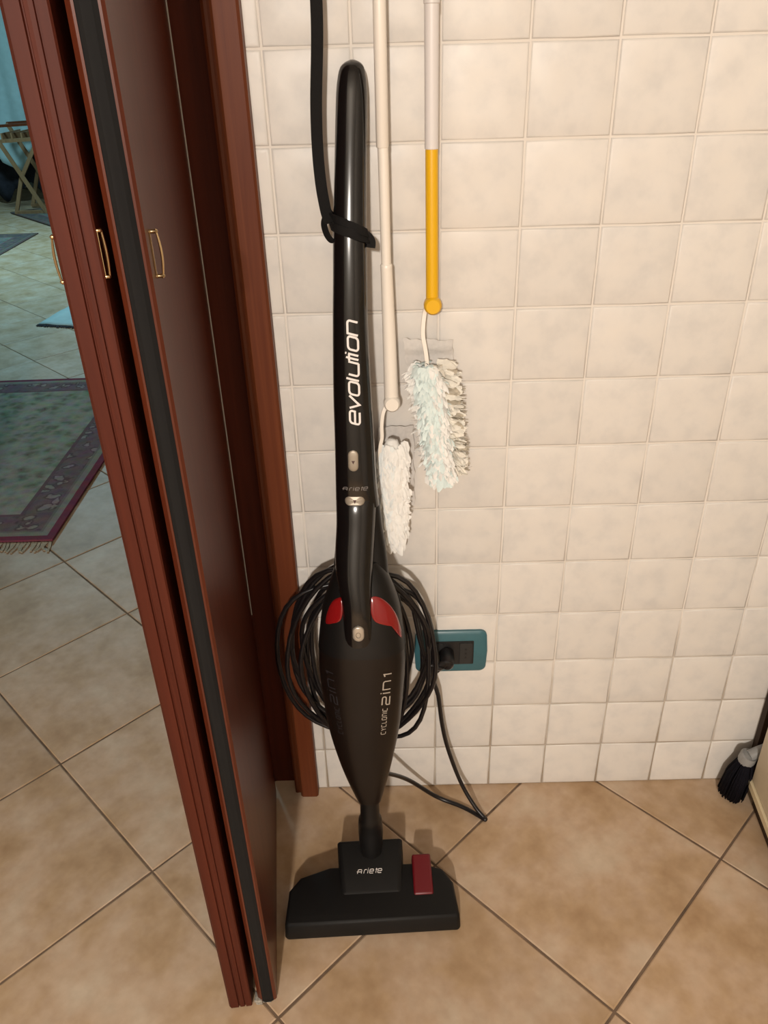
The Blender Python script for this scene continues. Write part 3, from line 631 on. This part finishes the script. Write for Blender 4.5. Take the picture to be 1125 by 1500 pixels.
# ------------------------------------------------------------------ strap tied round the vacuum handle
st = thing('strap', 'black webbing strap tied round the vacuum handle', 'strap', (0.067, -0.01, 1.45))
sp = catmull([(0.068, -0.012, 1.45), (0.068, -0.030, 1.40), (0.0675, -0.040, 1.30), (0.0665, -0.042, 1.22), (0.0605, -0.043, 1.147), (0.0590, -0.044, 1.10), (0.0605, -0.048, 1.065), (0.0640, -0.058, 1.043), (0.0670, -0.066, 1.032), (0.0705, -0.072, 1.026)], 8)
MB().ribbon(sp, [(1, 0.25, 0.05)] * len(sp), 0.0130, 0.0014).build('webbing', 'strap', st, smooth=True)
def around(w0, tilt, r, a0, a1, n=30, sl=0.0, wd=0.013):
    P, Wd = [], []
    cx, a, cd, b = interp(THs, w0)[:4]
    for k in range(n + 1):
        t = k / n; th = math.radians(a0 + (a1 - a0) * t)
        u = cx + (a + r) * math.cos(th); d = cd + (b + r) * math.sin(th)
        P.append(V(u, w0 + tilt * (u - cx) + sl * t, d)); Wd.append(VA + VU * tilt)
    return P, Wd
P, Wd = around(1.0335, -0.42, 0.0022, 200, 8, 26); P = [V(-0.0375, 1.052, 0.004)] + P; Wd = [Wd[0]] + Wd
MB().ribbon(P, Wd, [0.0145] + [0.0105] * (len(P) - 1), 0.0014).build('wrap', 'strap', st, smooth=True)
P, Wd = around(1.0255, -0.34, 0.0030, 170, -20, 26)
MB().ribbon(P, Wd, 0.0100, 0.0014).build('wrap', 'strap', st, smooth=True)
P = catmull([V(0.0090, 1.0235, 0.012), V(0.0135, 1.0205, 0.0115), V(0.0165, 1.0150, 0.010), V(0.0160, 1.0085, 0.0095)], 6)
MB().ribbon(P, [VA + VU * 0.7] * len(P), 0.0105, 0.0025).build('tail', 'strap', st, smooth=True)
P = catmull([V(-0.0345, 1.047, 0.007), V(-0.0375, 1.036, 0.010), V(-0.0345, 1.024, 0.012), V(-0.0290, 1.0165, 0.011), V(-0.0240, 1.0155, 0.006)], 6)
MB().ribbon(P, [VU + VD * 0.9 + VA * 0.3] * len(P), 0.0085, 0.0018).build('loop', 'strap', st, smooth=True)
MB().tube([(0.068, 0.0, 1.452), (0.068, -0.020, 1.452), (0.068, -0.026, 1.458), (0.068, -0.026, 1.47)], 0.003, 8).build('wall_hook', 'grey_plastic', st, smooth=True)

# ------------------------------------------------------------------ dusters on poles
def petal(mb, base, dr, up, ln, wd, curl, seg=4, rnd=random):
    dr = Vector(dr).normalized(); sd = dr.cross(Vector(up)); sd = sd.normalized() if sd.length > 1e-4 else Vector((1, 0, 0)); nn = sd.cross(dr)
    vs = []; p = Vector(base)
    tw = rnd.uniform(-0.5, 0.5); d = dr.copy()
    prof = [0.55, 1.0, 1.05, 0.85, 0.3]
    for k in range(seg + 1):
        t = k / seg; wv = wd * prof[min(k, 4)] * 0.5
        s2 = (sd * math.cos(tw * t * 2) + nn * math.sin(tw * t * 2)); j = rnd.uniform(-0.12, 0.12) * wd
        vs += [p + s2 * (wv + j), p + nn * wd * 0.12 * rnd.uniform(0.3, 1.4), p - s2 * (wv - j)]
        d = (d + Vector(curl) * (ln / seg) / max(ln, 1e-4) * 0.9 + Vector((rnd.uniform(-1, 1), rnd.uniform(-1, 1), rnd.uniform(-1, 1))) * 0.10).normalized()
        p = p + d * ln / seg
    fs = []
    for k in range(seg): fs += [(3 * k, 3 * k + 1, 3 * k + 4, 3 * k + 3), (3 * k + 1, 3 * k + 2, 3 * k + 5, 3 * k + 4)]
    mb.add(vs, fs)
def lerp(a, b, t): return Vector(a) + (Vector(b) - Vector(a)) * t

da = thing('duster', 'white telescopic pole duster with bluish white fleece behind the vacuum', 'duster', (0.133, -0.02, 0.54), 'dusters hanging on the tiled wall')
ya = -0.043
MB().tube([(0.1325, ya, 1.46), (0.1327, ya, 1.24), (0.1322, ya, 1.101), (0.1322, ya, 1.100)], [0.0071, 0.0071, 0.0072, 0.0066], 18).build('upper_tube', 'white_plastic', da, smooth=True)
MB().tube([(0.1325, ya, 1.104), (0.1328, ya, 1.094), (0.1332, ya, 0.955)], [0.0062, 0.0062, 0.0059], 16).build('middle_tube', 'white_plastic', da, smooth=True)
MB().tube([(0.1332, ya, 0.962), (0.1332, ya, 0.9605), (0.1333, ya, 0.957), (0.1345, ya, 0.88), (0.1358, ya, 0.785)], [0.0062, 0.0074, 0.0072, 0.0082, 0.0096], 18).build('lower_tube', 'white_plastic', da, smooth=True)
def ball(c, r, th, name, material, parent):
    c = Vector(c); pr = [(0, -th), (r * 0.75, -th), (r * 0.95, -th * 0.72), (r, -th * 0.3), (r, th * 0.3), (r * 0.95, th * 0.72), (r * 0.75, th), (0, th)]
    MB().loft([[c + Vector((max(q, 1e-5) * math.cos(a), y, max(q, 1e-5) * math.sin(a))) for a in [2 * math.pi * k / 28 for k in range(28)]] for q, y in pr]).build(name, material, parent, smooth=True)
ball((0.1362, ya - 0.002, 0.7825), 0.0112, 0.0095, 'swivel_joint', 'white_plastic', da)
MB().ribbon(catmull([(0.1275, ya, 0.776), (0.1235, ya - 0.003, 0.766), (0.1215, ya - 0.006, 0.750), (0.1215, ya - 0.008, 0.735), (0.1185, ya - 0.010, 0.720), (0.1180, ya - 0.010, 0.690), (0.128, ya - 0.008, 0.60)], 6), [(1, 0.1, 0)] * 37, 0.0046, 0.003).build('prong', 'white_plastic', da, smooth=True)
MB().tube([(0.1325, 0.0, 1.452), (0.1325, -0.03, 1.452)], 0.0025, 8).build('hanging_pin', 'grey_plastic', da, smooth=True)

def sheet(c0, ux, uz, nx_, nz_, amp, seed, th=0.001):
    r = random.Random(seed); ph = [r.uniform(0, 6) for _ in range(4)]; vs = []
    for j in range(nz_ + 1):
        for i in range(nx_ + 1):
            s, t = i / nx_, j / nz_
            p = Vector(c0) + Vector(ux) * s + Vector(uz) * t
            p.y += amp * (math.sin(9 * t + ph[0] + 1.5 * s) + 0.6 * math.sin(11 * s + ph[1]) + 0.5 * math.sin(20 * t + ph[2]))
            if i in (0, nx_): p.x += r.uniform(-0.0015, 0.0015)
            if j in (0, nz_): p.z += r.uniform(-0.0015, 0.0015)
            vs.append(p)
    fs = [(j * (nx_ + 1) + i, j * (nx_ + 1) + i + 1, (j + 1) * (nx_ + 1) + i + 1, (j + 1) * (nx_ + 1) + i) for j in range(nz_) for i in range(nx_)]
    return MB().add(vs, fs)
rn = random.Random(11); A0, A1 = (0.135, -0.046, 0.722), (0.132, -0.050, 0.585)
def core(mb, a, b, rx, ry, n=14, seg=18, jit=0.16):
    rings = []
    for k in range(n + 1):
        t = k / n; c = lerp(a, b, t); e = max(0.05, math.sin(math.pi * min(0.97, max(0.03, t)))) ** 0.45
        rings.append([c + Vector((rx * e * math.cos(q) * (1 + rn.uniform(-jit, jit)), ry * e * math.sin(q) * (1 + rn.uniform(-jit, jit)), rn.uniform(-0.002, 0.002))) for q in [2 * math.pi * i / seg for i in range(seg)]])
    mb.loft(rings)
fw, fb = MB(), MB()
core(fw, lerp(A0, A1, -0.02), lerp(A0, A1, 1.10), 0.021, 0.016)
for k in range(620):
    t = rn.random(); b = lerp(A0, A1, t); ang = rn.uniform(-100, 100); a = math.radians(ang)
    b = b + Vector((math.sin(a) * 0.014, -math.cos(a) * 0.010, 0))
    dr = Vector((math.sin(a) * 0.45, -math.cos(a) * 0.35, -0.85))
    petal(fb if ang < -25 + rn.uniform(-40, 40) else fw, b, dr, (0, -1, 0.2), rn.uniform(0.014, 0.026), rn.uniform(0.004, 0.011), (0, 0.05, -0.3), rnd=rn)
for k in range(34):
    b = lerp(A1, (0.134, -0.051, 0.560), rn.random()) + Vector((rn.uniform(-0.01, 0.01), 0, 0)); petal(fw, b, (rn.uniform(-0.3, 0.4), rn.uniform(-0.3, 0.2), -1), (0, -1, 0.2), rn.uniform(0.012, 0.024), 0.010, (0.05, 0, -0.2), rnd=rn)
for k in range(16):
    b = lerp(A0, A1, rn.uniform(0.45, 1.0)) + Vector((0.014, -0.004, 0)); petal(fw, b, (1, rn.uniform(-0.4, 0.1), rn.uniform(-0.6, 0.1)), (0, -1, 0.2), rn.uniform(0.008, 0.015), 0.009, (0, 0, -0.1), rnd=rn)
fw.build('white_fleece', 'fleece_white', da, smooth='all', kind='stuff', recalc=False); fb.build('blue_fleece', 'fleece_pale', da, smooth='all', kind='stuff', recalc=False)
bk = sheet((0.116, -0.009, 0.728), (0.050, 0, 0.002), (0.0, 0, -0.13), 8, 14, 0.0016, 5).build('backing_cloth', 'cloth_grey', da, smooth='all', recalc=False)

db = thing('duster', 'yellow and white pole duster with fluffy pale blue fleece', 'duster', (0.188, -0.02, 0.66), 'dusters hanging on the tiled wall')
MB().tube([(0.1868, ya, 1.46), (0.1872, ya, 1.24), (0.1876, ya, 1.0975), (0.1876, ya, 1.097)], [0.0079, 0.0079, 0.0079, 0.0074], 18).build('upper_tube', 'white_cool', db, smooth=True)
MB().tube([(0.1868, ya, 1.30), (0.1872, ya, 1.236), (0.1872, ya, 1.2355)], [0.0088, 0.0088, 0.008], 18).build('collar', 'white_cool', db, smooth=True)
MB().tube([(0.1876, ya, 1.099), (0.1877, ya, 1.0955), (0.189, ya, 0.915)], [0.0070, 0.0073, 0.0078], 18).build('lower_tube', 'yellow', db, smooth=True)
ball((0.1895, ya - 0.002, 0.9130), 0.0112, 0.0095, 'swivel_joint', 'yellow', db)
MB().ribbon(catmull([(0.1825, ya, 0.912), (0.1795, ya - 0.001, 0.903), (0.1775, ya - 0.004, 0.889), (0.1772, ya - 0.007, 0.875), (0.180, ya - 0.010, 0.858), (0.1818, ya - 0.012, 0.843), (0.183, ya - 0.012, 0.825), (0.20, ya - 0.012, 0.70)], 6), [(1, 0.1, 0)] * 43, 0.0050, 0.003).build('prong', 'white_plastic', db, smooth=True)
MB().tube([(0.1868, 0.0, 1.452), (0.1868, -0.03, 1.452)], 0.0025, 8).build('hanging_pin', 'grey_plastic', db, smooth=True)
bk = sheet((0.1525, -0.022, 0.860), (0.064, 0, -0.003), (0.006, 0, -0.060), 14, 12, 0.0022, 9).build('backing_cloth', 'cloth_grey', db, smooth='all', recalc=False)
fc, fl, fr, ft = MB(), MB(), MB(), MB()
B0, B1 = (0.185, -0.048, 0.834), (0.205, -0.053, 0.682)
core(fc, lerp(B0, B1, 0.0) + Vector((-0.003, -0.008, 0)), lerp(B0, B1, 1.02) + Vector((-0.003, -0.008, 0)), 0.019, 0.017)
core(fl, lerp(B0, B1, 0.02) + Vector((-0.012, 0.004, 0)), lerp(B0, B1, 1.0) + Vector((-0.006, 0.004, 0)), 0.017, 0.012)
core(fr, lerp(B0, B1, 0.0) + Vector((0.020, 0.002, 0.002)), lerp(B0, B1, 0.98) + Vector((0.014, 0.002, 0)), 0.017, 0.013, 26, 18, 0.22)
for k in range(640):
    t = rn.random(); ang = rn.uniform(-70, 62); a = math.radians(ang); b = lerp(B0, B1, t) + Vector((-0.003 + math.sin(a) * 0.014, -0.008 - math.cos(a) * 0.012, 0.004))
    petal(fc if ang < 25 + rn.uniform(-30, 20) - 18 * t and rn.random() > 0.25 * t else fl, b, (math.sin(a) * 0.6, -math.cos(a) * 0.7, -0.55 - rn.uniform(0, 0.4)), (0, 0, 1), rn.uniform(0.010, 0.020), rn.uniform(0.003, 0.009), (0, 0.06, -0.35), rnd=rn)
for k in range(120):
    t = rn.random(); b = lerp(B0, B1, t) + Vector((-0.010, -0.002, 0)); a = math.radians(rn.uniform(-105, -60))
    petal(fl, b, (math.sin(a), -math.cos(a) * 0.6, -0.25 - rn.uniform(0, 0.4)), (0, -1, 0), rn.uniform(0.016, 0.026) * (1 - 0.35 * t), rn.uniform(0.013, 0.022), (0, 0.02, -0.25), rnd=rn)
for k in range(150):
    t = rn.random(); b = lerp(B0, B1, t) + Vector((0.010, -0.004, 0.004)); a = math.radians(rn.uniform(40, 95)); ln = rn.uniform(0.022, 0.031) * (1 - 0.22 * max(0, t - 0.3))
    petal(fr if rn.random() < 0.86 else ft, b, (math.sin(a), -math.cos(a) * 0.6, rn.uniform(-0.18, 0.06)), (0, 0, 1) if rn.random() < 0.5 else (0, -1, 0.4), ln, rn.uniform(0.008, 0.015), (0, 0.0, -0.08), rnd=rn)
for k in range(46):
    t = 0.12 + 0.86 * rn.random(); b = lerp(B0, B1, t) + Vector((0.034 - 0.006 * t, -0.004 + rn.uniform(-0.008, 0.004), 0.003))
    petal(ft, b, (1, rn.uniform(-0.4, 0.2), rn.uniform(-0.3, 0.2)), (0, 0, 1), rn.uniform(0.006, 0.011), rn.uniform(0.002, 0.005), (0, 0, -0.05), rnd=rn)
for k in range(60):
    b = lerp(B1, (0.204, -0.055, 0.678), rn.random()) + Vector((rn.uniform(-0.014, 0.012), rn.uniform(-0.012, 0.006), 0)); petal(fc if rn.random() < 0.5 else fl, b, (rn.uniform(-0.7, 0.4), rn.uniform(-0.5, 0.1), -0.8), (0, -1, 0.2), rn.uniform(0.012, 0.022), 0.010, (0, 0, -0.15), rnd=rn)
for k in range(70):
    b = lerp(B0, B1, rn.uniform(-0.02, 0.10)) + Vector((rn.uniform(-0.018, 0.016), rn.uniform(-0.018, 0.004), 0.0)); petal(fc if b.x < 0.19 else fr, b, (rn.uniform(-0.8, 0.8), -0.7, rn.uniform(-0.2, 0.9)), (0, 0, 1), rn.uniform(0.007, 0.014), rn.uniform(0.004, 0.009), (0, -0.1, -0.7), rnd=rn)
for mb_ in (fc, fl, fr):
    for k in range(70):
        t = rn.random(); a = math.radians(rn.uniform(-110, 110)); b = lerp(B0, B1, t) + Vector((math.sin(a) * 0.024, -math.cos(a) * 0.018, 0))
        petal(fl if mb_ is fc and a > 0.4 else fr if a > 0.7 else fl if a < -0.8 else fc, b, (math.sin(a), -math.cos(a), rn.uniform(-0.9, 0.2)), (0, 0, 1), rn.uniform(0.007, 0.016), rn.uniform(0.0015, 0.004), (0, 0, -0.3), rnd=rn)
ft.build('grey_tips', 'fleece_soil', db, smooth='all', kind='stuff', recalc=False, label='grey soiled fibre tips')
fc.build('blue_fleece', 'fleece_blue', db, smooth='all', kind='stuff', recalc=False); fl.build('white_fleece', 'fleece_white', db, smooth='all', kind='stuff', recalc=False); fr.build('soiled_fringe', 'fleece_dirty', db, smooth='all', kind='stuff', recalc=False, label='cream soiled fringe')

for hd_, up in ((da, 0.0095), (db, 0.0072)):
    for c_ in hd_.children:
        n_ = c_.name.split('.')[0]
        if n_ in ('lower_tube', 'swivel_joint', 'prong'): c_.location.z += up
        elif n_ in ('white_fleece', 'blue_fleece', 'soiled_fringe', 'grey_tips', 'backing_cloth'): c_.location.z += up + 0.0035
# ------------------------------------------------------------------ cabinet and broom at the right
cb = thing('cabinet', 'cream lacquered cabinet at the right edge beside the broom', 'cabinet', (0.95, -0.3, 0))
k_ = -0.0955
def cx_(y): return 0.7578 - k_ * (y + 0.055) * 1.0
def cpl(off, y0, y1): return [(cx_(y0) + off, y0), (1.35, y0), (1.35, y1), (cx_(y1) + off, y1)]
bevel(MB().prism(cpl(0.0, -0.60, -0.055), 0.062, 0.86).build('body', 'cream_lacquer', cb), 0.002)
MB().prism(cpl(-0.004, -0.60, -0.054), 0.047, 0.060).build('bottom_rail', 'cream_trim', cb)
MB().prism(cpl(0.012, -0.58, -0.058), 0.0, 0.047).build('plinth', 'dark_brown', cb)
MB().box((0.7745, -0.016, 0), (1.35, -0.002, 0.86)).build('back_board', 'dark_brown', cb)
MB().prism(cpl(-0.01, -0.62, -0.05), 0.862, 0.892).build('top', 'cream_trim', cb)
br = thing('broom', 'black bristled broom head with grey collar standing in the corner by the cabinet', 'broom', (0.742, -0.036, 0))
mb = MB(); rb = random.Random(4)
for k in range(520):
    a = rb.uniform(0, 2 * math.pi); q = math.sqrt(rb.random()); tp = Vector((0.749 + 0.011 * q * math.cos(a), -0.038 + 0.011 * q * math.sin(a), 0.098))
    bt = Vector((0.7385 + 0.0225 * q * math.cos(a), -0.0365 + 0.0260 * q * math.sin(a), 0.001 + rb.uniform(0, 0.004) + 0.006 * q))
    md_ = lerp(tp, bt, 0.45) + Vector((0.006 * q * math.cos(a), 0.005 * q * math.sin(a), 0)); mb.tube([tp, md_, bt], [0.0009, 0.0011, 0.0008], 4)
mb.build('bristles', 'bristle', br, kind='stuff', smooth='all')
MB().tube([(0.7483, -0.0378, 0.088), (0.749, -0.038, 0.094), (0.7510, -0.0385, 0.106), (0.7512, -0.0386, 0.1065)], [0.0135, 0.0148, 0.0145, 0.0125], 22).build('collar', 'grey_plastic', br, smooth=True)
MB().tube([(0.751, -0.0385, 0.103), (0.760, -0.037, 0.106), (0.785, -0.035, 0.118), (0.87, -0.034, 0.19), (0.97, -0.034, 0.28)], 0.0105, 14).build('handle', 'grey_plastic', br, smooth=True)

# ------------------------------------------------------------------ the next room
def rug(name, cx, cy, sx, sy, rz, kind, label):
    M[name] = mat(name, rug_f(sx, sy, kind))
    nx_, ny_ = 12, 12; r = random.Random(sx)
    b = MB(); top = [[(cx0 * sx / nx_ - sx / 2, cy0 * sy / ny_ - sy / 2, 0.006 + r.uniform(-0.0006, 0.0008)) for cx0 in range(nx_ + 1)] for cy0 in range(ny_ + 1)]
    vs = [Vector(p) for row in top for p in row]; n = nx_ + 1
    b.add(vs, [(j * n + i, j * n + i + 1, (j + 1) * n + i + 1, (j + 1) * n + i) for j in range(ny_) for i in range(nx_)])
    o = b.build(name, name); o.location = (cx, cy, 0); o.rotation_euler = (0, 0, rz)
    m = o.modifiers.new('solid', 'SOLIDIFY'); m.thickness = 0.0058; m.offset = -1
    return tag(o, label, 'rug', 'rugs in the next room')
big = rug('patterned_rug', -0.845 - 0.85, 0.889 + 0.655, 1.70, 1.31, math.radians(0.5), 0, 'large green and purple bordered oriental rug nearest the doorway')
fg = MB(); r = random.Random(2)
for k in range(170):
    x = -0.845 - 1.69 * k / 169; fg.ribbon([(x, 0.892, 0.005), (x + r.uniform(-0.006, 0.006), 0.870, 0.003), (x + r.uniform(-0.010, 0.010), 0.850 + r.uniform(-0.006, 0.006), 0.0022)], [(1, 0, 0)] * 3, [0.0085, 0.0075, 0.006], 0.002)
fo = fg.build('fringe', 'fringe_beige', None, kind='stuff'); fo.parent = big; fo.matrix_parent_inverse = (Matrix.Translation((-0.845 - 0.85, 0.889 + 0.655, 0)) @ Matrix.Rotation(math.radians(0.5), 4, 'Z')).inverted()
rug('dark_rug', -2.60 - 0.7, 5.53 - 0.75, 1.40, 1.50, math.radians(1), 1, 'dark brown edged rug corner at the left edge of the photo')
e1 = Vector((0.673, -0.763)).normalized(); e2 = Vector((0.763, 0.673)).normalized(); c3 = Vector((-3.238, 6.527)) + e1 * 0.65 + e2 * 0.22
rug('green_rug', c3.x, c3.y, 1.30, 0.44, math.atan2(e1.y, e1.x), 1, 'dark green rug corner lying below the wooden folding chair')
# small mat with a dark fringe
mt = thing('floor_mat', 'small pale turquoise mat with a dark fringe on the tiles', 'mat', (-1.677, 3.034, 0))
d1 = Vector((0.215, -0.055, 0)).normalized(); d2 = Vector((0.055, 0.36, 0)).normalized(); o_ = Vector((-1.677, 3.034, 0.004))
vs = []; r = random.Random(8)
for j in range(9):
    for i in range(9): vs.append(o_ + d1 * 0.42 * i / 8 + d2 * 0.38 * j / 8 + Vector((0, 0, 0.004 * r.random() + 0.002)))
b = MB().add(vs, [(j * 9 + i, j * 9 + i + 1, (j + 1) * 9 + i + 1, (j + 1) * 9 + i) for j in range(8) for i in range(8)]).build('mat_cloth', 'turquoise', mt, smooth='all'); b.modifiers.new('solid', 'SOLIDIFY').thickness = 0.003
fg = MB()
for k in range(60):
    p = o_ + d1 * 0.42 * k / 59; fg.ribbon([p + Vector((0, 0, 0.003)), p - d2 * r.uniform(0.012, 0.028) + d1 * r.uniform(-0.006, 0.006)], [d1, d1], 0.006, 0.003)
fg.build('fringe', 'dark_cloth', mt, kind='stuff')

# hanging turquoise cloth and dark clothes on a rail
def drape(outline_top, bottom_fn, x0, x1, y, amp, n, rows, ph):
    vs = []
    for j in range(rows + 1):
        t = j / rows
        for i in range(n + 1):
            s = i / n; x = x0 + (x1 - x0) * s; zb = bottom_fn(s); z = outline_top + (zb - outline_top) * t
            yy = y + amp * (0.5 + 0.5 * t) * (math.sin(17 * s + ph) + 0.5 * math.sin(41 * s + 2 * ph + t)); xx = x + 0.02 * t * math.sin(9 * s + ph)
            vs.append((xx, yy, z))
    return MB().add(vs, [(j * (n + 1) + i, j * (n + 1) + i + 1, (j + 1) * (n + 1) + i + 1, (j + 1) * (n + 1) + i) for j in range(rows) for i in range(n)])
def bot(s):
    x = -4.2 + (-2.97 + 4.2) * s
    if x < -3.40: return 0.40 + 0.04 * math.sin(x * 20)
    if x < -3.27: return 0.40 - (x + 3.40) / 0.13 * 0.11
    if x < -3.12: return 0.29 + (x + 3.27) / 0.15 * 0.17
    return 0.46 + (x + 3.12) / 0.15 * 0.20
cl = drape(1.80, bot, -4.2, -2.97, 6.98, 0.035, 60, 24, 0.6).build('hanging_cloth', 'turquoise', None, smooth='all'); cl.modifiers.new('solid', 'SOLIDIFY').thickness = 0.004
tag(cl, 'turquoise cloth hanging in folds behind the wooden chair', 'cloth')
dk = drape(1.78, lambda s: 0.10 + 0.06 * math.sin(23 * s) + 0.03 * math.sin(61 * s), -4.2, -2.75, 7.16, 0.05, 70, 16, 2.0).build('dark_garment', 'dark_cloth', None, smooth='all'); dk.modifiers.new('solid', 'SOLIDIFY').thickness = 0.004
tag(dk, 'dark clothes hanging below and behind the turquoise cloth', 'clothes')
rk = thing('clothes_rack', 'wooden clothes rack carrying the hanging turquoise cloth', 'rack', (-3.4, 7.07, 0))
MB().tube([(-4.3, 6.98, 1.80), (-2.6, 6.98, 1.80)], 0.012, 10).build('rail', 'wood_tan', rk); MB().tube([(-4.3, 7.16, 1.78), (-2.6, 7.16, 1.78)], 0.012, 10).build('rail', 'wood_tan', rk)
for xx in (-4.3, -2.6):
    MB().box((xx - 0.015, 6.96, 0), (xx + 0.015, 7.18, 0.03)).box((xx - 0.015, 7.05, 0.03), (xx + 0.015, 7.09, 1.80)).box((xx - 0.015, 6.96, 1.77), (xx + 0.015, 7.18, 1.80)).build('post', 'wood_tan', rk)
ch = thing('folding_chair', 'wooden folding chair half hidden behind the door', 'chair', (-3.0, 6.7, 0))
def bar(a, b_, w1, w2, name, material='wood_tan', par=ch):
    a, b_ = Vector(a), Vector(b_); MB().ribbon([a, b_], [(0, 1, 0.1)] * 2, w1, w2).build(name, material, par)
for yy in (6.80, 6.42):
    bar((-3.19, yy, 0.715), (-2.86, yy, 0.012), 0.022, 0.030, 'leg')
    bar((-3.145, yy + 0.03, 0.012), (-3.03, yy + 0.03, 0.30), 0.022, 0.030, 'leg'); bar((-3.03, yy + 0.03, 0.30), (-2.80, yy + 0.03, 0.62), 0.022, 0.030, 'leg')
    bar((-3.13, yy + 0.015, 0.60), (-2.70, yy + 0.015, 0.615), 0.03, 0.026, 'seat_rail')
    bar((-3.19, yy, 0.715), (-2.72, yy, 0.73), 0.022, 0.020, 'arm_rest', 'wood')
bar((-3.145, 6.43, 0.023), (-2.72, 6.43, 0.028), 0.025, 0.025, 'stretcher'); bar((-3.145, 6.82, 0.023), (-2.72, 6.82, 0.028), 0.025, 0.025, 'stretcher')
for k in range(5):
    xs = -3.10 + 0.085 * k; bar((xs, 6.42, 0.632), (xs, 6.83, 0.632), 0.06, 0.012, 'seat_slat')
